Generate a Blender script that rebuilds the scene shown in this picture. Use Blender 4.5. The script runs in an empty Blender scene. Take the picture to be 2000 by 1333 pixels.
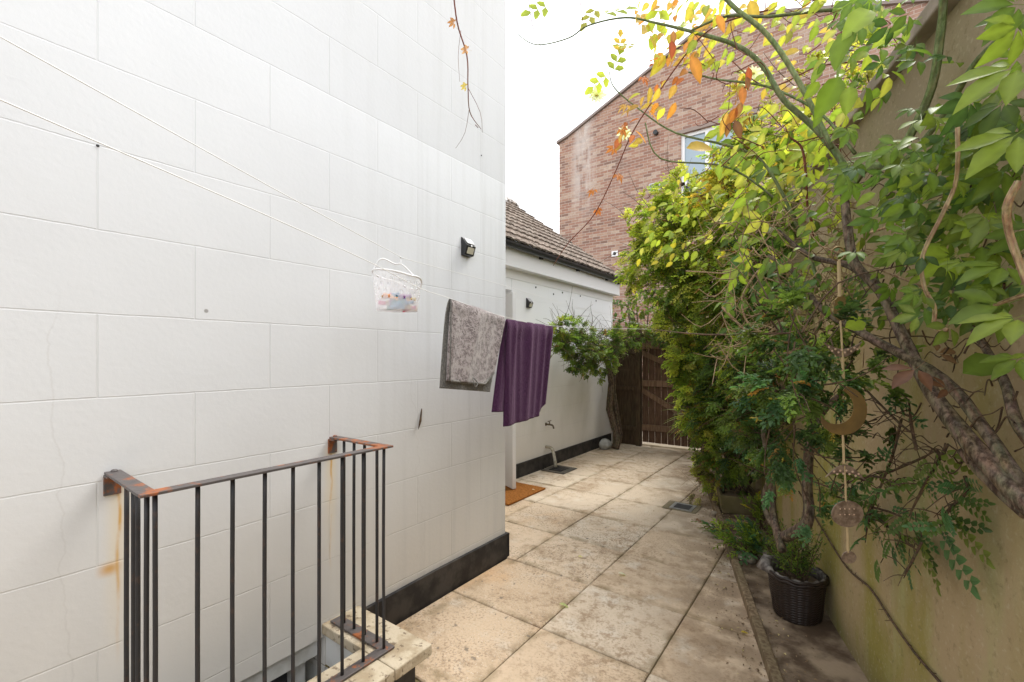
import bpy, bmesh, math, random
import numpy as np
from mathutils import Vector, Matrix
R = random.Random(7); NR = np.random.default_rng(7)
S = bpy.context.scene; COL = S.collection
# ------------------------------------------------------------------ camera, light, exposure
F = 889.0; YAW = math.radians(36)
CAM = Vector((0, 0, 1.5))
cd = bpy.data.cameras.new('camera'); cam = bpy.data.objects.new('camera', cd); COL.objects.link(cam); S.camera = cam
cam.location = CAM; cam.rotation_euler = (math.radians(90), 0, YAW)
cd.sensor_width = 36; cd.lens = 36 * F / 2000; cd.shift_y = -(696 - 666.5) / 2000 * -1; cd.clip_start = .02; cd.clip_end = 2000
SUN_EL, SUN_AZ = 57, 16          # azimuth measured from +y towards +x
w = bpy.data.worlds.new('World'); S.world = w; w.use_nodes = True
wn = w.node_tree; wn.nodes.clear()
sky = wn.nodes.new('ShaderNodeTexSky'); sky.sky_type = 'NISHITA'; sky.sun_disc = False
sky.sun_elevation = math.radians(SUN_EL); sky.sun_rotation = math.radians(SUN_AZ)
tc = wn.nodes.new('ShaderNodeTexCoord'); nz = wn.nodes.new('ShaderNodeTexNoise'); nz.inputs['Scale'].default_value = 2.2; nz.inputs['Detail'].default_value = 6
mp = wn.nodes.new('ShaderNodeMapping'); mp.inputs['Scale'].default_value = (1, 1, 2.2)
cr = wn.nodes.new('ShaderNodeValToRGB'); cr.color_ramp.elements[0].position = .35; cr.color_ramp.elements[1].position = .62
cr.color_ramp.elements[0].color = (6.4, 6.6, 6.9, 1); cr.color_ramp.elements[1].color = (8.2, 8.2, 8.3, 1)
mx = wn.nodes.new('ShaderNodeMix'); mx.data_type = 'RGBA'; mx.inputs[0].default_value = .9
bg = wn.nodes.new('ShaderNodeBackground'); bg.inputs[1].default_value = .15; wo = wn.nodes.new('ShaderNodeOutputWorld')
L = wn.links.new
L(tc.outputs['Generated'], mp.inputs[0]); L(mp.outputs[0], nz.inputs['Vector']); L(nz.outputs[0], cr.inputs[0]); L(sky.outputs[0], mx.inputs[6]); L(cr.outputs[0], mx.inputs[7])
L(mx.outputs[2], bg.inputs[0]); L(bg.outputs[0], wo.inputs[0])
sl = bpy.data.lights.new('sun', 'SUN'); sl.energy = 1.7; sl.angle = math.radians(26); sl.color = (1, .95, .87)
so = bpy.data.objects.new('sun', sl); COL.objects.link(so)
_e, _a = math.radians(SUN_EL), math.radians(SUN_AZ)
so.rotation_euler = Vector((math.sin(_a)*math.cos(_e), math.cos(_a)*math.cos(_e), math.sin(_e))).to_track_quat('Z', 'Y').to_euler()
S.view_settings.view_transform = 'Standard'; S.view_settings.look = 'None'; S.view_settings.gamma = 1; S.view_settings.exposure = 1.05
S.cycles.max_bounces = 10; S.cycles.diffuse_bounces = 6; S.cycles.transparent_max_bounces = 12

# ------------------------------------------------------------------ survey helpers (sight lines measured on the photo -> metres)
Fw = Vector((-math.sin(YAW), math.cos(YAW), 0)); Rt = Vector((math.cos(YAW), math.sin(YAW), 0))
def ray(u, v): return Fw + Rt*((u-1000)/F) + Vector((0, 0, (696-v)/F))
def W(u, v, k): return CAM + ray(u, v)*k
def onvert(u, v, A, B):                     # sight line meets the upright plane through A and B
    d = ray(u, v); n = Vector((B[1]-A[1], A[0]-B[0], 0)); k = (n.x*A[0]+n.y*A[1])/(n.x*d.x+n.y*d.y); return CAM + d*k
def onz(u, v, z=0): d = ray(u, v); return CAM + d*((z-1.5)/d.z)
WX = .90                                    # garden wall plane: x + .31 y = .90
def onwall(u, v, d=0): r = ray(u, v); return CAM + r*((WX-1.047*d)/(r.x+.31*r.y))
WN = Vector((-1, -.31, 0)).normalized()     # garden wall outward normal

# ------------------------------------------------------------------ scene-object helpers
def tag(o, label=None, cat=None, group=None, kind=None):
    if label: o['label'] = label
    if cat: o['category'] = cat
    if group: o['group'] = group
    if kind: o['kind'] = kind
    return o
def empty(name, loc, label, cat, group=None):
    o = bpy.data.objects.new(name, None); COL.objects.link(o); o.location = loc; o.empty_display_size = .1
    return tag(o, label, cat, group)
class G:
    def __init__(s): s.V = []; s.F = []; s.n = 0; s.C = []
    def add(s, V, Fc, c=(1, 1, 1)):
        V = np.asarray(V, float).reshape(-1, 3); s.V.append(V); s.F.extend([tuple(int(i)+s.n for i in f) for f in Fc]); s.n += len(V)
        s.C.append(np.tile(np.array(c, float), (len(V), 1)) if np.ndim(c) == 1 else np.asarray(c, float)); return s
    def box(s, a, b, c=(1, 1, 1), M=None):
        x0, y0, z0 = a; x1, y1, z1 = b
        V = [(x0,y0,z0),(x1,y0,z0),(x1,y1,z0),(x0,y1,z0),(x0,y0,z1),(x1,y0,z1),(x1,y1,z1),(x0,y1,z1)]
        if M is not None: V = [tuple(M @ Vector(p)) for p in V]
        return s.add(V, [(0,3,2,1),(4,5,6,7),(0,1,5,4),(1,2,6,5),(2,3,7,6),(3,0,4,7)], c)
    def prism(s, P, ax, a, b, c=(1, 1, 1)):    # polygon P (2D) extruded along axis ax
        n = len(P)
        def mk(p, t): q = [p[0], p[1]]; q.insert(ax, t); return q
        return s.add([mk(p, a) for p in P]+[mk(p, b) for p in P], [tuple(range(n))[::-1], tuple(range(n, 2*n))]+[(i, (i+1)%n, (i+1)%n+n, i+n) for i in range(n)], c)
    def tube(s, P, r, n=6, c=(1, 1, 1), sm=3, wob=0, cap=True):
        if wob and n >= 7: n += 5
        P = [Vector(p) for p in P]; r = list(r) if hasattr(r, '__len__') else [r]*len(P)
        if sm > 1 and len(P) > 2:
            Q, rr = [], []
            for i in range(len(P)-1):
                p0, p1, p2, p3 = P[max(i-1,0)], P[i], P[i+1], P[min(i+2,len(P)-1)]
                for j in range(sm):
                    t = j/sm; Q.append(.5*((2*p1)+(p2-p0)*t+(2*p0-5*p1+4*p2-p3)*t*t+(3*p1-p0-3*p2+p3)*t**3)); rr.append(r[i]+(r[i+1]-r[i])*t)
            Q.append(P[-1]); rr.append(r[-1]); P, r = Q, rr
        m = len(P); V = []; up = Vector((.31, .17, .93)); rid = [wob*1.3*(R.random()-.5) for _ in range(n)] if wob else None; wob = wob*.5 if wob else 0; nn_ = n
        for i, p in enumerate(P):
            t = (P[min(i+1,m-1)]-P[max(i-1,0)])
            t = t.normalized() if t.length > 1e-9 else Vector((0,0,1))
            a = up - t*up.dot(t)
            if a.length < 1e-3: a = Vector((1,0,0)) - t*t.x
            a.normalize(); up = a; b = t.cross(a)
            for j in range(n):
                th = 2*math.pi*j/n; q = r[i]*(1+(wob*(R.random()-.5) if wob else 0)); V.append(p+(a*math.cos(th)+b*math.sin(th))*q*(1+(rid[j] if wob else 0)))
        Fc = [(i*n+j, i*n+(j+1)%n, (i+1)*n+(j+1)%n, (i+1)*n+j) for i in range(m-1) for j in range(n)]
        if rid and nn_ >= 10: c = [tuple(ci*max(.35, 1+3.2*rid[j])*(1+.25*(R.random()-.5)) for ci in c) for i in range(m) for j in range(n)]
        if cap: Fc += [tuple(range(n))[::-1], tuple(range((m-1)*n, m*n))]
        return s.add([tuple(v) for v in V], Fc, c)
    def lathe(s, C, prof, n=24, c=(1, 1, 1), sx=1, sy=1, M=None):
        V = []
        for r_, z in prof:
            for j in range(n):
                th = 2*math.pi*j/n; p = Vector((r_*math.cos(th)*sx, r_*math.sin(th)*sy, z))
                V.append((M @ p if M is not None else p)+Vector(C))
        m = len(prof)
        Fc = [(i*n+j, i*n+(j+1)%n, (i+1)*n+(j+1)%n, (i+1)*n+j) for i in range(m-1) for j in range(n)]+[tuple(range(n))[::-1], tuple(range((m-1)*n, m*n))]
        return s.add([tuple(v) for v in V], Fc, c)
    def many(s, T, TF, P, D, Nn, sc, Cc):      # place template (T verts, TF faces) many times; Cc (N,3) or (N,len(T),3)
        T = np.array([tuple(t)+(1.0,) if len(t) == 3 else tuple(t) for t in T], float); shd = T[:, 3]; T = T[:, :3]; P = np.asarray(P, float); N = len(P)
        if N == 0: return s
        D = D/np.linalg.norm(D, axis=1, keepdims=True); Sd = np.cross(D, Nn); Sd /= np.maximum(np.linalg.norm(Sd, axis=1, keepdims=True), 1e-6); N2 = np.cross(Sd, D)
        sc = np.asarray(sc, float).reshape(-1, 1, 1)
        V = P[:, None, :] + sc*(T[None, :, 0:1]*Sd[:, None, :]+T[None, :, 1:2]*D[:, None, :]+T[None, :, 2:3]*N2[:, None, :])
        s.V.append(V.reshape(-1, 3)); k = len(T)
        TFa = [tuple(f) for f in TF]
        for i in range(N):
            o = s.n+i*k; s.F.extend([tuple(a+o for a in f) for f in TFa])
        s.n += N*k
        Cc = np.asarray(Cc, float)
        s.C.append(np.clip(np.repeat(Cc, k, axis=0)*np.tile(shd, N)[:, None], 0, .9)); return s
    def build(s, name, mat, parent=None, smooth=False, origin=None, bevel=0, solid=0, subdiv=0):
        V = np.concatenate(s.V); me = bpy.data.meshes.new(name)
        if parent is not None and origin is None: origin = parent.matrix_world.translation if False else Vector(parent['_o']) if '_o' in parent else Vector(parent.location)
        if origin is None: origin = Vector((0, 0, 0))
        V = V-np.array(origin)
        if len(s.F) > 3000:
            ln = np.array([len(f) for f in s.F]); me.vertices.add(len(V)); me.vertices.foreach_set('co', V.ravel())
            fl = np.fromiter((i for f in s.F for i in f), dtype=np.int32); me.loops.add(len(fl)); me.loops.foreach_set('vertex_index', fl)
            me.polygons.add(len(ln)); me.polygons.foreach_set('loop_start', np.concatenate([[0], np.cumsum(ln)[:-1]]).astype(np.int32)); me.polygons.foreach_set('loop_total', ln.astype(np.int32))
            me.update(calc_edges=True)
        else: me.from_pydata([tuple(v) for v in V], [], s.F); me.update()
        a = me.color_attributes.new('Col', 'FLOAT_COLOR', 'POINT'); Cc = np.concatenate(s.C); a.data.foreach_set('color', np.concatenate([Cc, np.ones((len(Cc), 1))], axis=1).ravel())
        if smooth: me.polygons.foreach_set('use_smooth', [True]*len(me.polygons))
        me.materials.append(mat); o = bpy.data.objects.new(name, me); COL.objects.link(o)
        if parent is not None:
            o.parent = parent
            if '_abs' not in globals(): pass
        else: o.location = origin
        ORG[o.name] = Vector(origin)
        if bevel: md = o.modifiers.new('bevel', 'BEVEL'); md.width = bevel; md.segments = 2; md.limit_method = 'ANGLE'
        if solid: md = o.modifiers.new('solid', 'SOLIDIFY'); md.thickness = solid; md.offset = 0
        if subdiv: md = o.modifiers.new('sub', 'SUBSURF'); md.levels = subdiv; md.render_levels = subdiv
        return o
ORG = {}
def sub(g, name, mat, parent, **k):           # sub-part: parent is itself a part whose mesh sits at its thing's origin
    return g.build(name, mat, parent, origin=ORG[parent.name], **k)

# ------------------------------------------------------------------ node helpers
class NM:
    def __init__(s, name, rough=.8, spec=.3):
        s.m = bpy.data.materials.new(name); s.m.use_nodes = True; s.t = s.m.node_tree; s.b = s.t.nodes['Principled BSDF']; s.out = s.t.nodes['Material Output']
        s.b.inputs['Roughness'].default_value = rough; s.b.inputs['Specular IOR Level'].default_value = spec
    def n(s, t, **kw):
        x = s.t.nodes.new(t)
        for k, v in kw.items(): setattr(x, k, v)
        return x
    def set(s, sock, v):
        if isinstance(v, bpy.types.NodeSocket): s.t.links.new(v, sock)
        elif isinstance(v, (tuple, list)) and len(v) == 3 and sock.type == 'RGBA': sock.default_value = (*v, 1)
        else: sock.default_value = v
    def co(s): return s.n('ShaderNodeTexCoord').outputs['Object']
    def xyz(s, v=None): x = s.n('ShaderNodeSeparateXYZ'); s.set(x.inputs[0], v or s.co()); return x.outputs
    def comb(s, x, y, z=0.0):
        c = s.n('ShaderNodeCombineXYZ'); s.set(c.inputs[0], x); s.set(c.inputs[1], y); s.set(c.inputs[2], z); return c.outputs[0]
    def mul(s, v, sc): m = s.n('ShaderNodeMapping'); s.set(m.inputs[0], v); m.inputs['Scale'].default_value = sc; return m.outputs[0]
    def math(s, op, a, b=0.0, c=None, clamp=False):
        m = s.n('ShaderNodeMath', operation=op, use_clamp=clamp); s.set(m.inputs[0], a); s.set(m.inputs[1], b)
        if c is not None: s.set(m.inputs[2], c)
        return m.outputs[0]
    def noise(s, sc, det=4, v=None, rough=.55): x = s.n('ShaderNodeTexNoise'); s.set(x.inputs['Vector'], v or s.co()); x.inputs['Scale'].default_value = sc; x.inputs['Detail'].default_value = det; x.inputs['Roughness'].default_value = rough; return x.outputs[0]
    def vor(s, sc, v=None, out='Distance'): x = s.n('ShaderNodeTexVoronoi'); s.set(x.inputs['Vector'], v or s.co()); x.inputs['Scale'].default_value = sc; return x.outputs[out]
    def ramp(s, f, stops):
        x = s.n('ShaderNodeValToRGB'); s.set(x.inputs[0], f); e = x.color_ramp.elements
        while len(e) < len(stops): e.new(.5)
        for i, (p, c) in enumerate(stops): e[i].position = p; e[i].color = (*c, 1) if hasattr(c, '__len__') else (c, c, c, 1)
        return x.outputs[0]
    def mix(s, f, a, b, mode='MIX'): x = s.n('ShaderNodeMix', data_type='RGBA', blend_type=mode); s.set(x.inputs[0], f); s.set(x.inputs[6], a); s.set(x.inputs[7], b); return x.outputs[2]
    def sm(s, v, a, b): x = s.n('ShaderNodeMapRange', interpolation_type='SMOOTHSTEP'); s.set(x.inputs[0], v); x.inputs[1].default_value = a; x.inputs[2].default_value = b; return x.outputs[0]
    def attr(s): return s.n('ShaderNodeAttribute', attribute_name='Col').outputs['Color']
    def col(s, v): s.set(s.b.inputs['Base Color'], v); return s
    def bump(s, h, st=.3, d=.01): x = s.n('ShaderNodeBump'); s.set(x.inputs['Height'], h); x.inputs['Strength'].default_value = st; x.inputs['Distance'].default_value = d; s.set(s.b.inputs['Normal'], x.outputs[0]); return s

# ------------------------------------------------------------------ materials
def ashlar(name, stains):
    a = NM(name, .72, .25); X = a.xyz(); y, z = X[1], X[2]
    wob = a.math('MULTIPLY', a.math('SUBTRACT', a.noise(9, 3), .5), .006)
    v = a.comb(a.math('SUBTRACT', y, .423), a.math('ADD', a.math('SUBTRACT', z, 2.217-.2865*8), wob))
    b = a.n('ShaderNodeTexBrick', offset=.5, offset_frequency=2); a.set(b.inputs['Vector'], v)
    b.inputs['Scale'].default_value = 1; b.inputs['Brick Width'].default_value = .576; b.inputs['Row Height'].default_value = .2865; b.inputs['Mortar Size'].default_value = .0032; b.inputs['Mortar Smooth'].default_value = .5
    fac = b.outputs['Fac']
    base = a.mix(a.sm(a.noise(1.3, 5), .35, .7), (.70, .712, .722), (.675, .685, .695)) if stains else a.mix(a.noise(1.3, 5), (.87, .875, .88), (.83, .835, .84))
    base = a.mix(a.math('MULTIPLY', a.sm(z, 1.5, .1), .5), base, (.66, .60, .51))                              # splashed dirt low down
    if stains:
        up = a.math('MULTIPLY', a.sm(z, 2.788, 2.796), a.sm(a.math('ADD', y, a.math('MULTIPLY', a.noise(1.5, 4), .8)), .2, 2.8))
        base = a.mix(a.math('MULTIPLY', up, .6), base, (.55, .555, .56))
        st = a.noise(1, 6, a.mul(a.co(), (1, 14, .7)))
        base = a.mix(a.math('MULTIPLY', a.math('MULTIPLY', a.sm(st, .45, .75), .35), a.sm(y, .8, 2.4)), base, (.5, .5, .49))
        for yy, wd in ((.478, .016), (1.298, .016)):
            dy = a.math('ABSOLUTE', a.math('ADD', a.math('SUBTRACT', y, yy), a.math('MULTIPLY', a.math('SUBTRACT', a.noise(6, 3, a.mul(a.co(), (1, 1, .5))), .5), .05)))
            wide = a.sm(dy, .055, .0); thin = a.sm(dy, .009, .0); zz = a.math('MULTIPLY', a.sm(z, 1.08, 1.03), a.sm(z, .35, .95))
            nn = a.sm(a.noise(5, 5, a.mul(a.co(), (1, 3, 1.5))), .3, .6)
            base = a.mix(a.math('MULTIPLY', a.math('MULTIPLY', wide, zz), .5), base, (.75, .62, .40))
            base = a.mix(a.math('MULTIPLY', a.math('MULTIPLY', thin, zz), nn), base, (.62, .36, .10))
        sp = a.math('MULTIPLY', a.sm(a.math('ABSOLUTE', a.math('SUBTRACT', y, .455)), .045, 0), a.sm(a.math('ABSOLUTE', a.math('SUBTRACT', z, .765)), .035, .0))
        base = a.mix(a.math('MULTIPLY', sp, .9), base, (.60, .33, .09))
        # hairline cracks wandering down the paint
        for yy, z0, z1, wv in ((.335, .2, 1.75, .22), (1.86, .25, 1.5, .5)):
            q = a.math('ABSOLUTE', a.math('SUBTRACT', a.math('ADD', y, a.math('MULTIPLY', a.math('SUBTRACT', a.noise(2.3, 6, a.comb(.3, .3, z)), .5), wv)), yy))
            m_ = a.math('MULTIPLY', a.sm(q, .004, .001), a.math('MULTIPLY', a.sm(z, z0, z0+.1), a.sm(z, z1, z1-.2)))
            base = a.mix(a.math('MULTIPLY', m_, .16), base, (.45, .43, .40))
    else:
        base = a.mix(a.math('MULTIPLY', a.sm(a.noise(1.6, 6, a.mul(a.co(), (1, 1, .5))), .5, .75), a.math('MULTIPLY', a.sm(z, 2.0, .6), .32)), base, (.45, .44, .38))
    base = a.mix(a.math('MULTIPLY', a.math('SUBTRACT', 1.0, fac), 0.0), base, base)
    base = a.mix(a.math('MULTIPLY', a.math('MULTIPLY', fac, a.sm(a.noise(1.7, 4), .3, .65)), .17), base, (.42, .41, .39))
    fl = a.sm(a.vor(2.1), .022, .012)
    base = a.mix(a.math('MULTIPLY', fl, .7), base, (.2, .18, .16))
    a.col(base)
    h = a.math('ADD', a.math('MULTIPLY', fac, -.55), a.math('MULTIPLY', a.noise(55, 4), .25)); h = a.math('ADD', h, a.math('MULTIPLY', a.noise(5, 3), .6)); h = a.math('ADD', h, a.math('MULTIPLY', a.sm(a.noise(13, 6, a.mul(a.co(), (1, 1, 2.5))), .55, .8), .06))
    return a.bump(h, .6, .004).m
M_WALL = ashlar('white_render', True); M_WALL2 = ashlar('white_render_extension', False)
def simple(name, c, rough=.6, spec=.4, metal=0, nsc=0, c2=None, bump=0, bs=40):
    a = NM(name, rough, spec); a.b.inputs['Metallic'].default_value = metal
    a.col(a.mix(a.sm(a.noise(nsc, 5), .35, .65), c, c2) if c2 else c)
    if bump: a.bump(a.noise(bs, 4), bump, .004)
    return a.m
def attrmat(name, rough=.7, spec=.3, nsc=30, amt=.3, bump=.3, dark=(.1, .08, .06)):
    a = NM(name, rough, spec); a.col(a.mix(a.math('MULTIPLY', a.sm(a.noise(nsc, 5), .4, .75), amt), a.attr(), dark)); a.bump(a.noise(nsc*2, 4), bump, .004); return a.m
def leafmat(name, tr=.5, rough=.38):
    a = NM(name, rough, .35); c = a.mix(a.math('MULTIPLY', a.noise(60, 3), .35), a.attr(), a.mix(1.0, a.attr(), (.55, .6, .5), 'MULTIPLY'))
    a.col(c); t = a.n('ShaderNodeBsdfTranslucent'); a.set(t.inputs[0], a.mix(1.0, c, (1.5, 1.6, .9), 'MULTIPLY')); x = a.n('ShaderNodeMixShader'); x.inputs[0].default_value = tr
    a.t.links.new(a.b.outputs[0], x.inputs[1]); a.t.links.new(t.outputs[0], x.inputs[2]); a.t.links.new(x.outputs[0], a.out.inputs[0]); return a.m
M_LEAF = leafmat('leaf'); M_PETAL = leafmat('petal', .5, .6)
def bark(name, c1, c2, c3):
    a = NM(name, .9, .15); v = a.mul(a.co(), (1, 1, .35)); a.col(a.mix(1.0, a.mix(a.sm(a.noise(70, 6, v, .7), .35, .65), c1, a.mix(a.sm(a.noise(30, 5), .45, .7), c2, c3)), a.attr(), 'MULTIPLY')); a.bump(a.noise(60, 5, v), .8, .008); return a.m
M_BARK = bark('bark', (.045, .032, .022), (.19, .145, .10), (.13, .11, .075)); M_TWIG = bark('twig', (.06, .04, .03), (.14, .09, .055), (.10, .09, .05))
M_STRAW = bark('dry_stem', (.22, .14, .08), (.42, .31, .18), (.3, .24, .14)); M_GREENSTEM = bark('green_stem', (.10, .13, .05), (.20, .24, .11), (.13, .12, .07)); M_REDSTEM = bark('red_stem', (.13, .04, .03), (.22, .08, .05), (.12, .08, .05))
def paving():
    a = NM('paving', .85, .2); c = a.attr(); sx = a.n('ShaderNodeSeparateColor'); a.set(sx.inputs[0], c); t, rg, pl = sx.outputs[0], sx.outputs[1], sx.outputs[2]
    base = a.ramp(t, [(0, (.56, .43, .30)), (.5, (.62, .49, .355)), (1, (.66, .55, .42))])
    base = a.mix(a.math('MULTIPLY', a.sm(pl, .45, 1.0), .5), base, (.61, .54, .44))
    n1 = a.noise(2.2, 6, rough=.65); base = a.mix(a.math('MULTIPLY', a.sm(n1, .47, .64), .5), base, (.33, .235, .145))
    n3 = a.noise(5.5, 5); base = a.mix(a.math('MULTIPLY', a.sm(n3, .53, .75), .55), base, (.66, .62, .54))
    n4 = a.noise(1.4, 4, a.mul(a.co(), (1.5, 1, 1))); base = a.mix(a.math('MULTIPLY', a.sm(n4, .50, .72), a.math('MULTIPLY', rg, .7)), base, (.55, .33, .16))
    mid = a.noise(17, 6, rough=.72); base = a.mix(a.math('MULTIPLY', a.math('MULTIPLY', a.sm(mid, .48, .62), a.sm(a.noise(1.1, 5, rough=.6), .40, .60)), .75), base, (.30, .205, .125))
    sp = a.noise(70, 4, rough=.75); base = a.mix(a.math('MULTIPLY', a.sm(sp, .50, .60), a.math('MULTIPLY', a.math('MULTIPLY_ADD', rg, .5, .4), a.math('MULTIPLY_ADD', a.sm(a.noise(1.8, 5, rough=.65), .42, .6), .8, .2))), base, (.20, .13, .08))
    sp2 = a.noise(140, 2); base = a.mix(a.math('MULTIPLY', a.sm(sp2, .58, .7), a.math('MULTIPLY_ADD', rg, .5, .15)), base, (.72, .66, .56))
    X = a.xyz(); near = a.sm(a.math('MULTIPLY_ADD', X[1], .32, X[0]), -.25, .45)       # grime gathers along the bed edge
    sq = a.math('MAXIMUM', a.sm(a.math('ABSOLUTE', a.math('SUBTRACT', a.math('FRACT', a.math('DIVIDE', a.math('ADD', X[0], 1.95), .6035)), .5)), .40, .5), a.sm(a.math('ABSOLUTE', a.math('SUBTRACT', a.math('FRACT', a.math('DIVIDE', a.math('SUBTRACT', X[1], 1.53), .602)), .5)), .41, .5))
    base = a.mix(a.math('MULTIPLY', a.math('MULTIPLY', sq, a.sm(a.noise(7, 6), .42, .62)), .6), base, (.20, .15, .075))     # moss and silt along the joints
    gr = a.math('MULTIPLY', near, a.sm(a.noise(6, 6), .3, .6)); base = a.mix(a.math('MULTIPLY', gr, .65), base, (.17, .115, .07))
    dk = a.math('MULTIPLY', a.sm(a.vor(4.2), .07, .035), a.sm(a.noise(3, 2), .5, .6)); base = a.mix(a.math('MULTIPLY', dk, .8), base, (.08, .065, .05))
    ln = a.sm(a.noise(26, 5), .62, .68); base = a.mix(a.math('MULTIPLY', a.math('MULTIPLY', ln, rg), .75), base, (.17, .14, .11))
    a.col(base); a.bump(a.math('ADD', a.math('MULTIPLY', sp, a.math('MULTIPLY_ADD', rg, .9, .3)), a.noise(12, 4)), .55, .006); return a.m
M_PAVE = paving()
M_JOINT = simple('paving_joint', (.11, .075, .045), .95, .1, nsc=8, c2=(.17, .14, .07), bump=.6)
M_SOIL = simple('soil', (.09, .062, .042), .95, .1, nsc=6, c2=(.30, .23, .16), bump=1.0, bs=60)
def gwall():
    a = NM('stained_render', .9, .15); v = a.mul(a.co(), (1, 1, .28))
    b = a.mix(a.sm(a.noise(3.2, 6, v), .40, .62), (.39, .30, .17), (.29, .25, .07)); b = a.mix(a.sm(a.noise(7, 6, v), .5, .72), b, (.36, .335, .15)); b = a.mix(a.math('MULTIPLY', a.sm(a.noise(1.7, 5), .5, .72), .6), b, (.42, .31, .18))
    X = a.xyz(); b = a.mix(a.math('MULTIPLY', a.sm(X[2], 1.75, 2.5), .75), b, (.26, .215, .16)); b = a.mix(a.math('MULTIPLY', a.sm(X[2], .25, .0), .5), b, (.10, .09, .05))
    b = a.mix(a.math('MULTIPLY', a.sm(X[1], 2.3, 1.5), .5), b, (.42, .32, .215)); b = a.mix(a.math('MULTIPLY', a.sm(a.noise(60, 4), .55, .72), .3), b, (.55, .49, .36)); b = a.mix(a.math('MULTIPLY', a.sm(a.noise(34, 6, rough=.7), .55, .66), .4), b, (.16, .13, .06)); a.col(b); a.bump(a.math('ADD', a.noise(90, 4), a.noise(14, 4)), .5, .004); return a.m
M_GWALL = gwall()
def brickmat():
    a = NM('brick', .9, .15); X = a.xyz(); v = a.comb(X[0], X[2]); b = a.n('ShaderNodeTexBrick', offset=.5); a.set(b.inputs['Vector'], v)
    b.inputs['Color1'].default_value = (0, 0, 0, 1); b.inputs['Color2'].default_value = (1, 1, 1, 1); b.inputs['Mortar'].default_value = (.5, .5, .5, 1)
    b.inputs['Scale'].default_value = 1; b.inputs['Brick Width'].default_value = .225; b.inputs['Row Height'].default_value = .075; b.inputs['Mortar Size'].default_value = .006; b.inputs['Mortar Smooth'].default_value = .3
    c = a.ramp(b.outputs[0], [(0, (.21, .135, .105)), (.25, (.30, .165, .12)), (.5, (.345, .19, .135)), (.75, (.39, .245, .175)), (1, (.47, .36, .28))])
    c = a.mix(a.math('MULTIPLY', a.sm(a.noise(1.1, 5), .4, .7), .35), c, (.40, .27, .22))
    st = a.math('MULTIPLY', a.sm(a.math('ABSOLUTE', a.math('ADD', X[0], 6.05)), .5, .1), a.math('MULTIPLY', a.sm(X[2], 5.2, 6.6), a.sm(a.noise(2.5, 6, a.mul(a.co(), (2, 1, .5))), .35, .6)))
    c = a.mix(a.math('MULTIPLY', a.sm(a.noise(22, 4), .45, .65), .4), c, (.24, .15, .12))
    c = a.mix(a.math('MULTIPLY', st, .6), c, (.62, .58, .54)); c = a.mix(a.math('MULTIPLY', b.outputs['Fac'], .9), c, (.50, .43, .38)); a.col(c)
    a.bump(a.math('SUBTRACT', a.noise(30, 3), b.outputs['Fac']), .6, .008); return a.m
M_BRICK = brickmat()
M_BLACK = simple('black_paint', (.012, .012, .014), .5, .35, nsc=9, c2=(.05, .045, .042), bump=.3)
M_BLACKPL = simple('black_plastic', (.015, .015, .016), .35, .5); M_GUTTER = simple('gutter', (.02, .022, .025), .35, .5)
M_WHITEPL = simple('white_plastic', (.80, .80, .80), .3, .5); M_WHITEP = simple('white_paint', (.72, .72, .70), .6, .3, nsc=7, c2=(.55, .54, .5))
M_CONC = NM('coping_stone', .9, .15); _b = M_CONC.mix(M_CONC.sm(M_CONC.noise(9, 5), .42, .66), (.50, .43, .32), (.34, .27, .18)); _b = M_CONC.mix(M_CONC.math('MULTIPLY', M_CONC.sm(M_CONC.noise(38, 4), .56, .66), .8), _b, (.14, .10, .07)); M_CONC.col(_b); M_CONC.bump(M_CONC.noise(70, 4), .7, .005); M_CONC = M_CONC.m
def iron():
    a = NM('rusty_iron', .55, .4); a.b.inputs['Metallic'].default_value = .25; f = a.math('MULTIPLY', a.sm(a.noise(11, 5), .55, .66), a.sm(a.xyz()[2], 1.05, 1.085)); f2 = a.math('MULTIPLY', a.sm(a.noise(24, 5), .52, .72), .35)
    a.col(a.mix(f, a.mix(f2, (.035, .034, .036), (.13, .07, .045)), (.38, .11, .035))); a.bump(a.noise(50, 5), .5, .003); return a.m
def railmat():
    a = NM('rusty_flat_bar', .5, .4); a.b.inputs['Metallic'].default_value = .2; f = a.sm(a.noise(9, 5, rough=.65), .52, .62); a.col(a.mix(f, a.mix(a.noise(30, 4), (.07, .065, .065), (.14, .12, .115)), a.mix(a.noise(40, 3), (.17, .06, .03), (.48, .15, .04)))); a.bump(a.noise(60, 5), .6, .003); return a.m
M_IRON = iron(); M_RAIL = railmat()
def wood(name, c1, c2, c3):
    a = NM(name, .85, .15); v = a.mul(a.co(), (9, 9, .9)); a.col(a.mix(a.sm(a.noise(6, 6, v), .35, .65), c1, a.mix(a.sm(a.noise(1.5, 4), .4, .7), c2, c3))); a.bump(a.noise(9, 5, v), .5, .004); return a.m
M_GATE = wood('gate_wood', (.075, .042, .027), (.13, .075, .047), (.10, .07, .042)); M_LEDGE = wood('ledge_wood', (.13, .08, .05), (.21, .13, .082), (.15, .11, .065)); M_FENCE = wood('fence_wood', (.05, .032, .02), (.09, .06, .035), (.06, .06, .03))
M_EDGE = wood('edging_wood', (.13, .09, .055), (.27, .20, .125), (.16, .14, .08)); M_TROUGH = simple('olive_trough', (.11, .095, .04), .8, .2, nsc=5, c2=(.16, .13, .07), bump=.3)
def tilemat():
    a = NM('roof_tile', .95, .1); c = a.mix(a.sm(a.noise(7, 5), .35, .65), a.attr(), (.30, .25, .21)); c = a.mix(a.sm(a.noise(22, 5), .5, .6), c, (.085, .07, .055)); c = a.mix(a.math('MULTIPLY', a.sm(a.noise(35, 4), .6, .7), .8), c, (.45, .42, .36)); a.col(c); a.bump(a.noise(28, 6), 1.0, .03); return a.m
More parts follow.
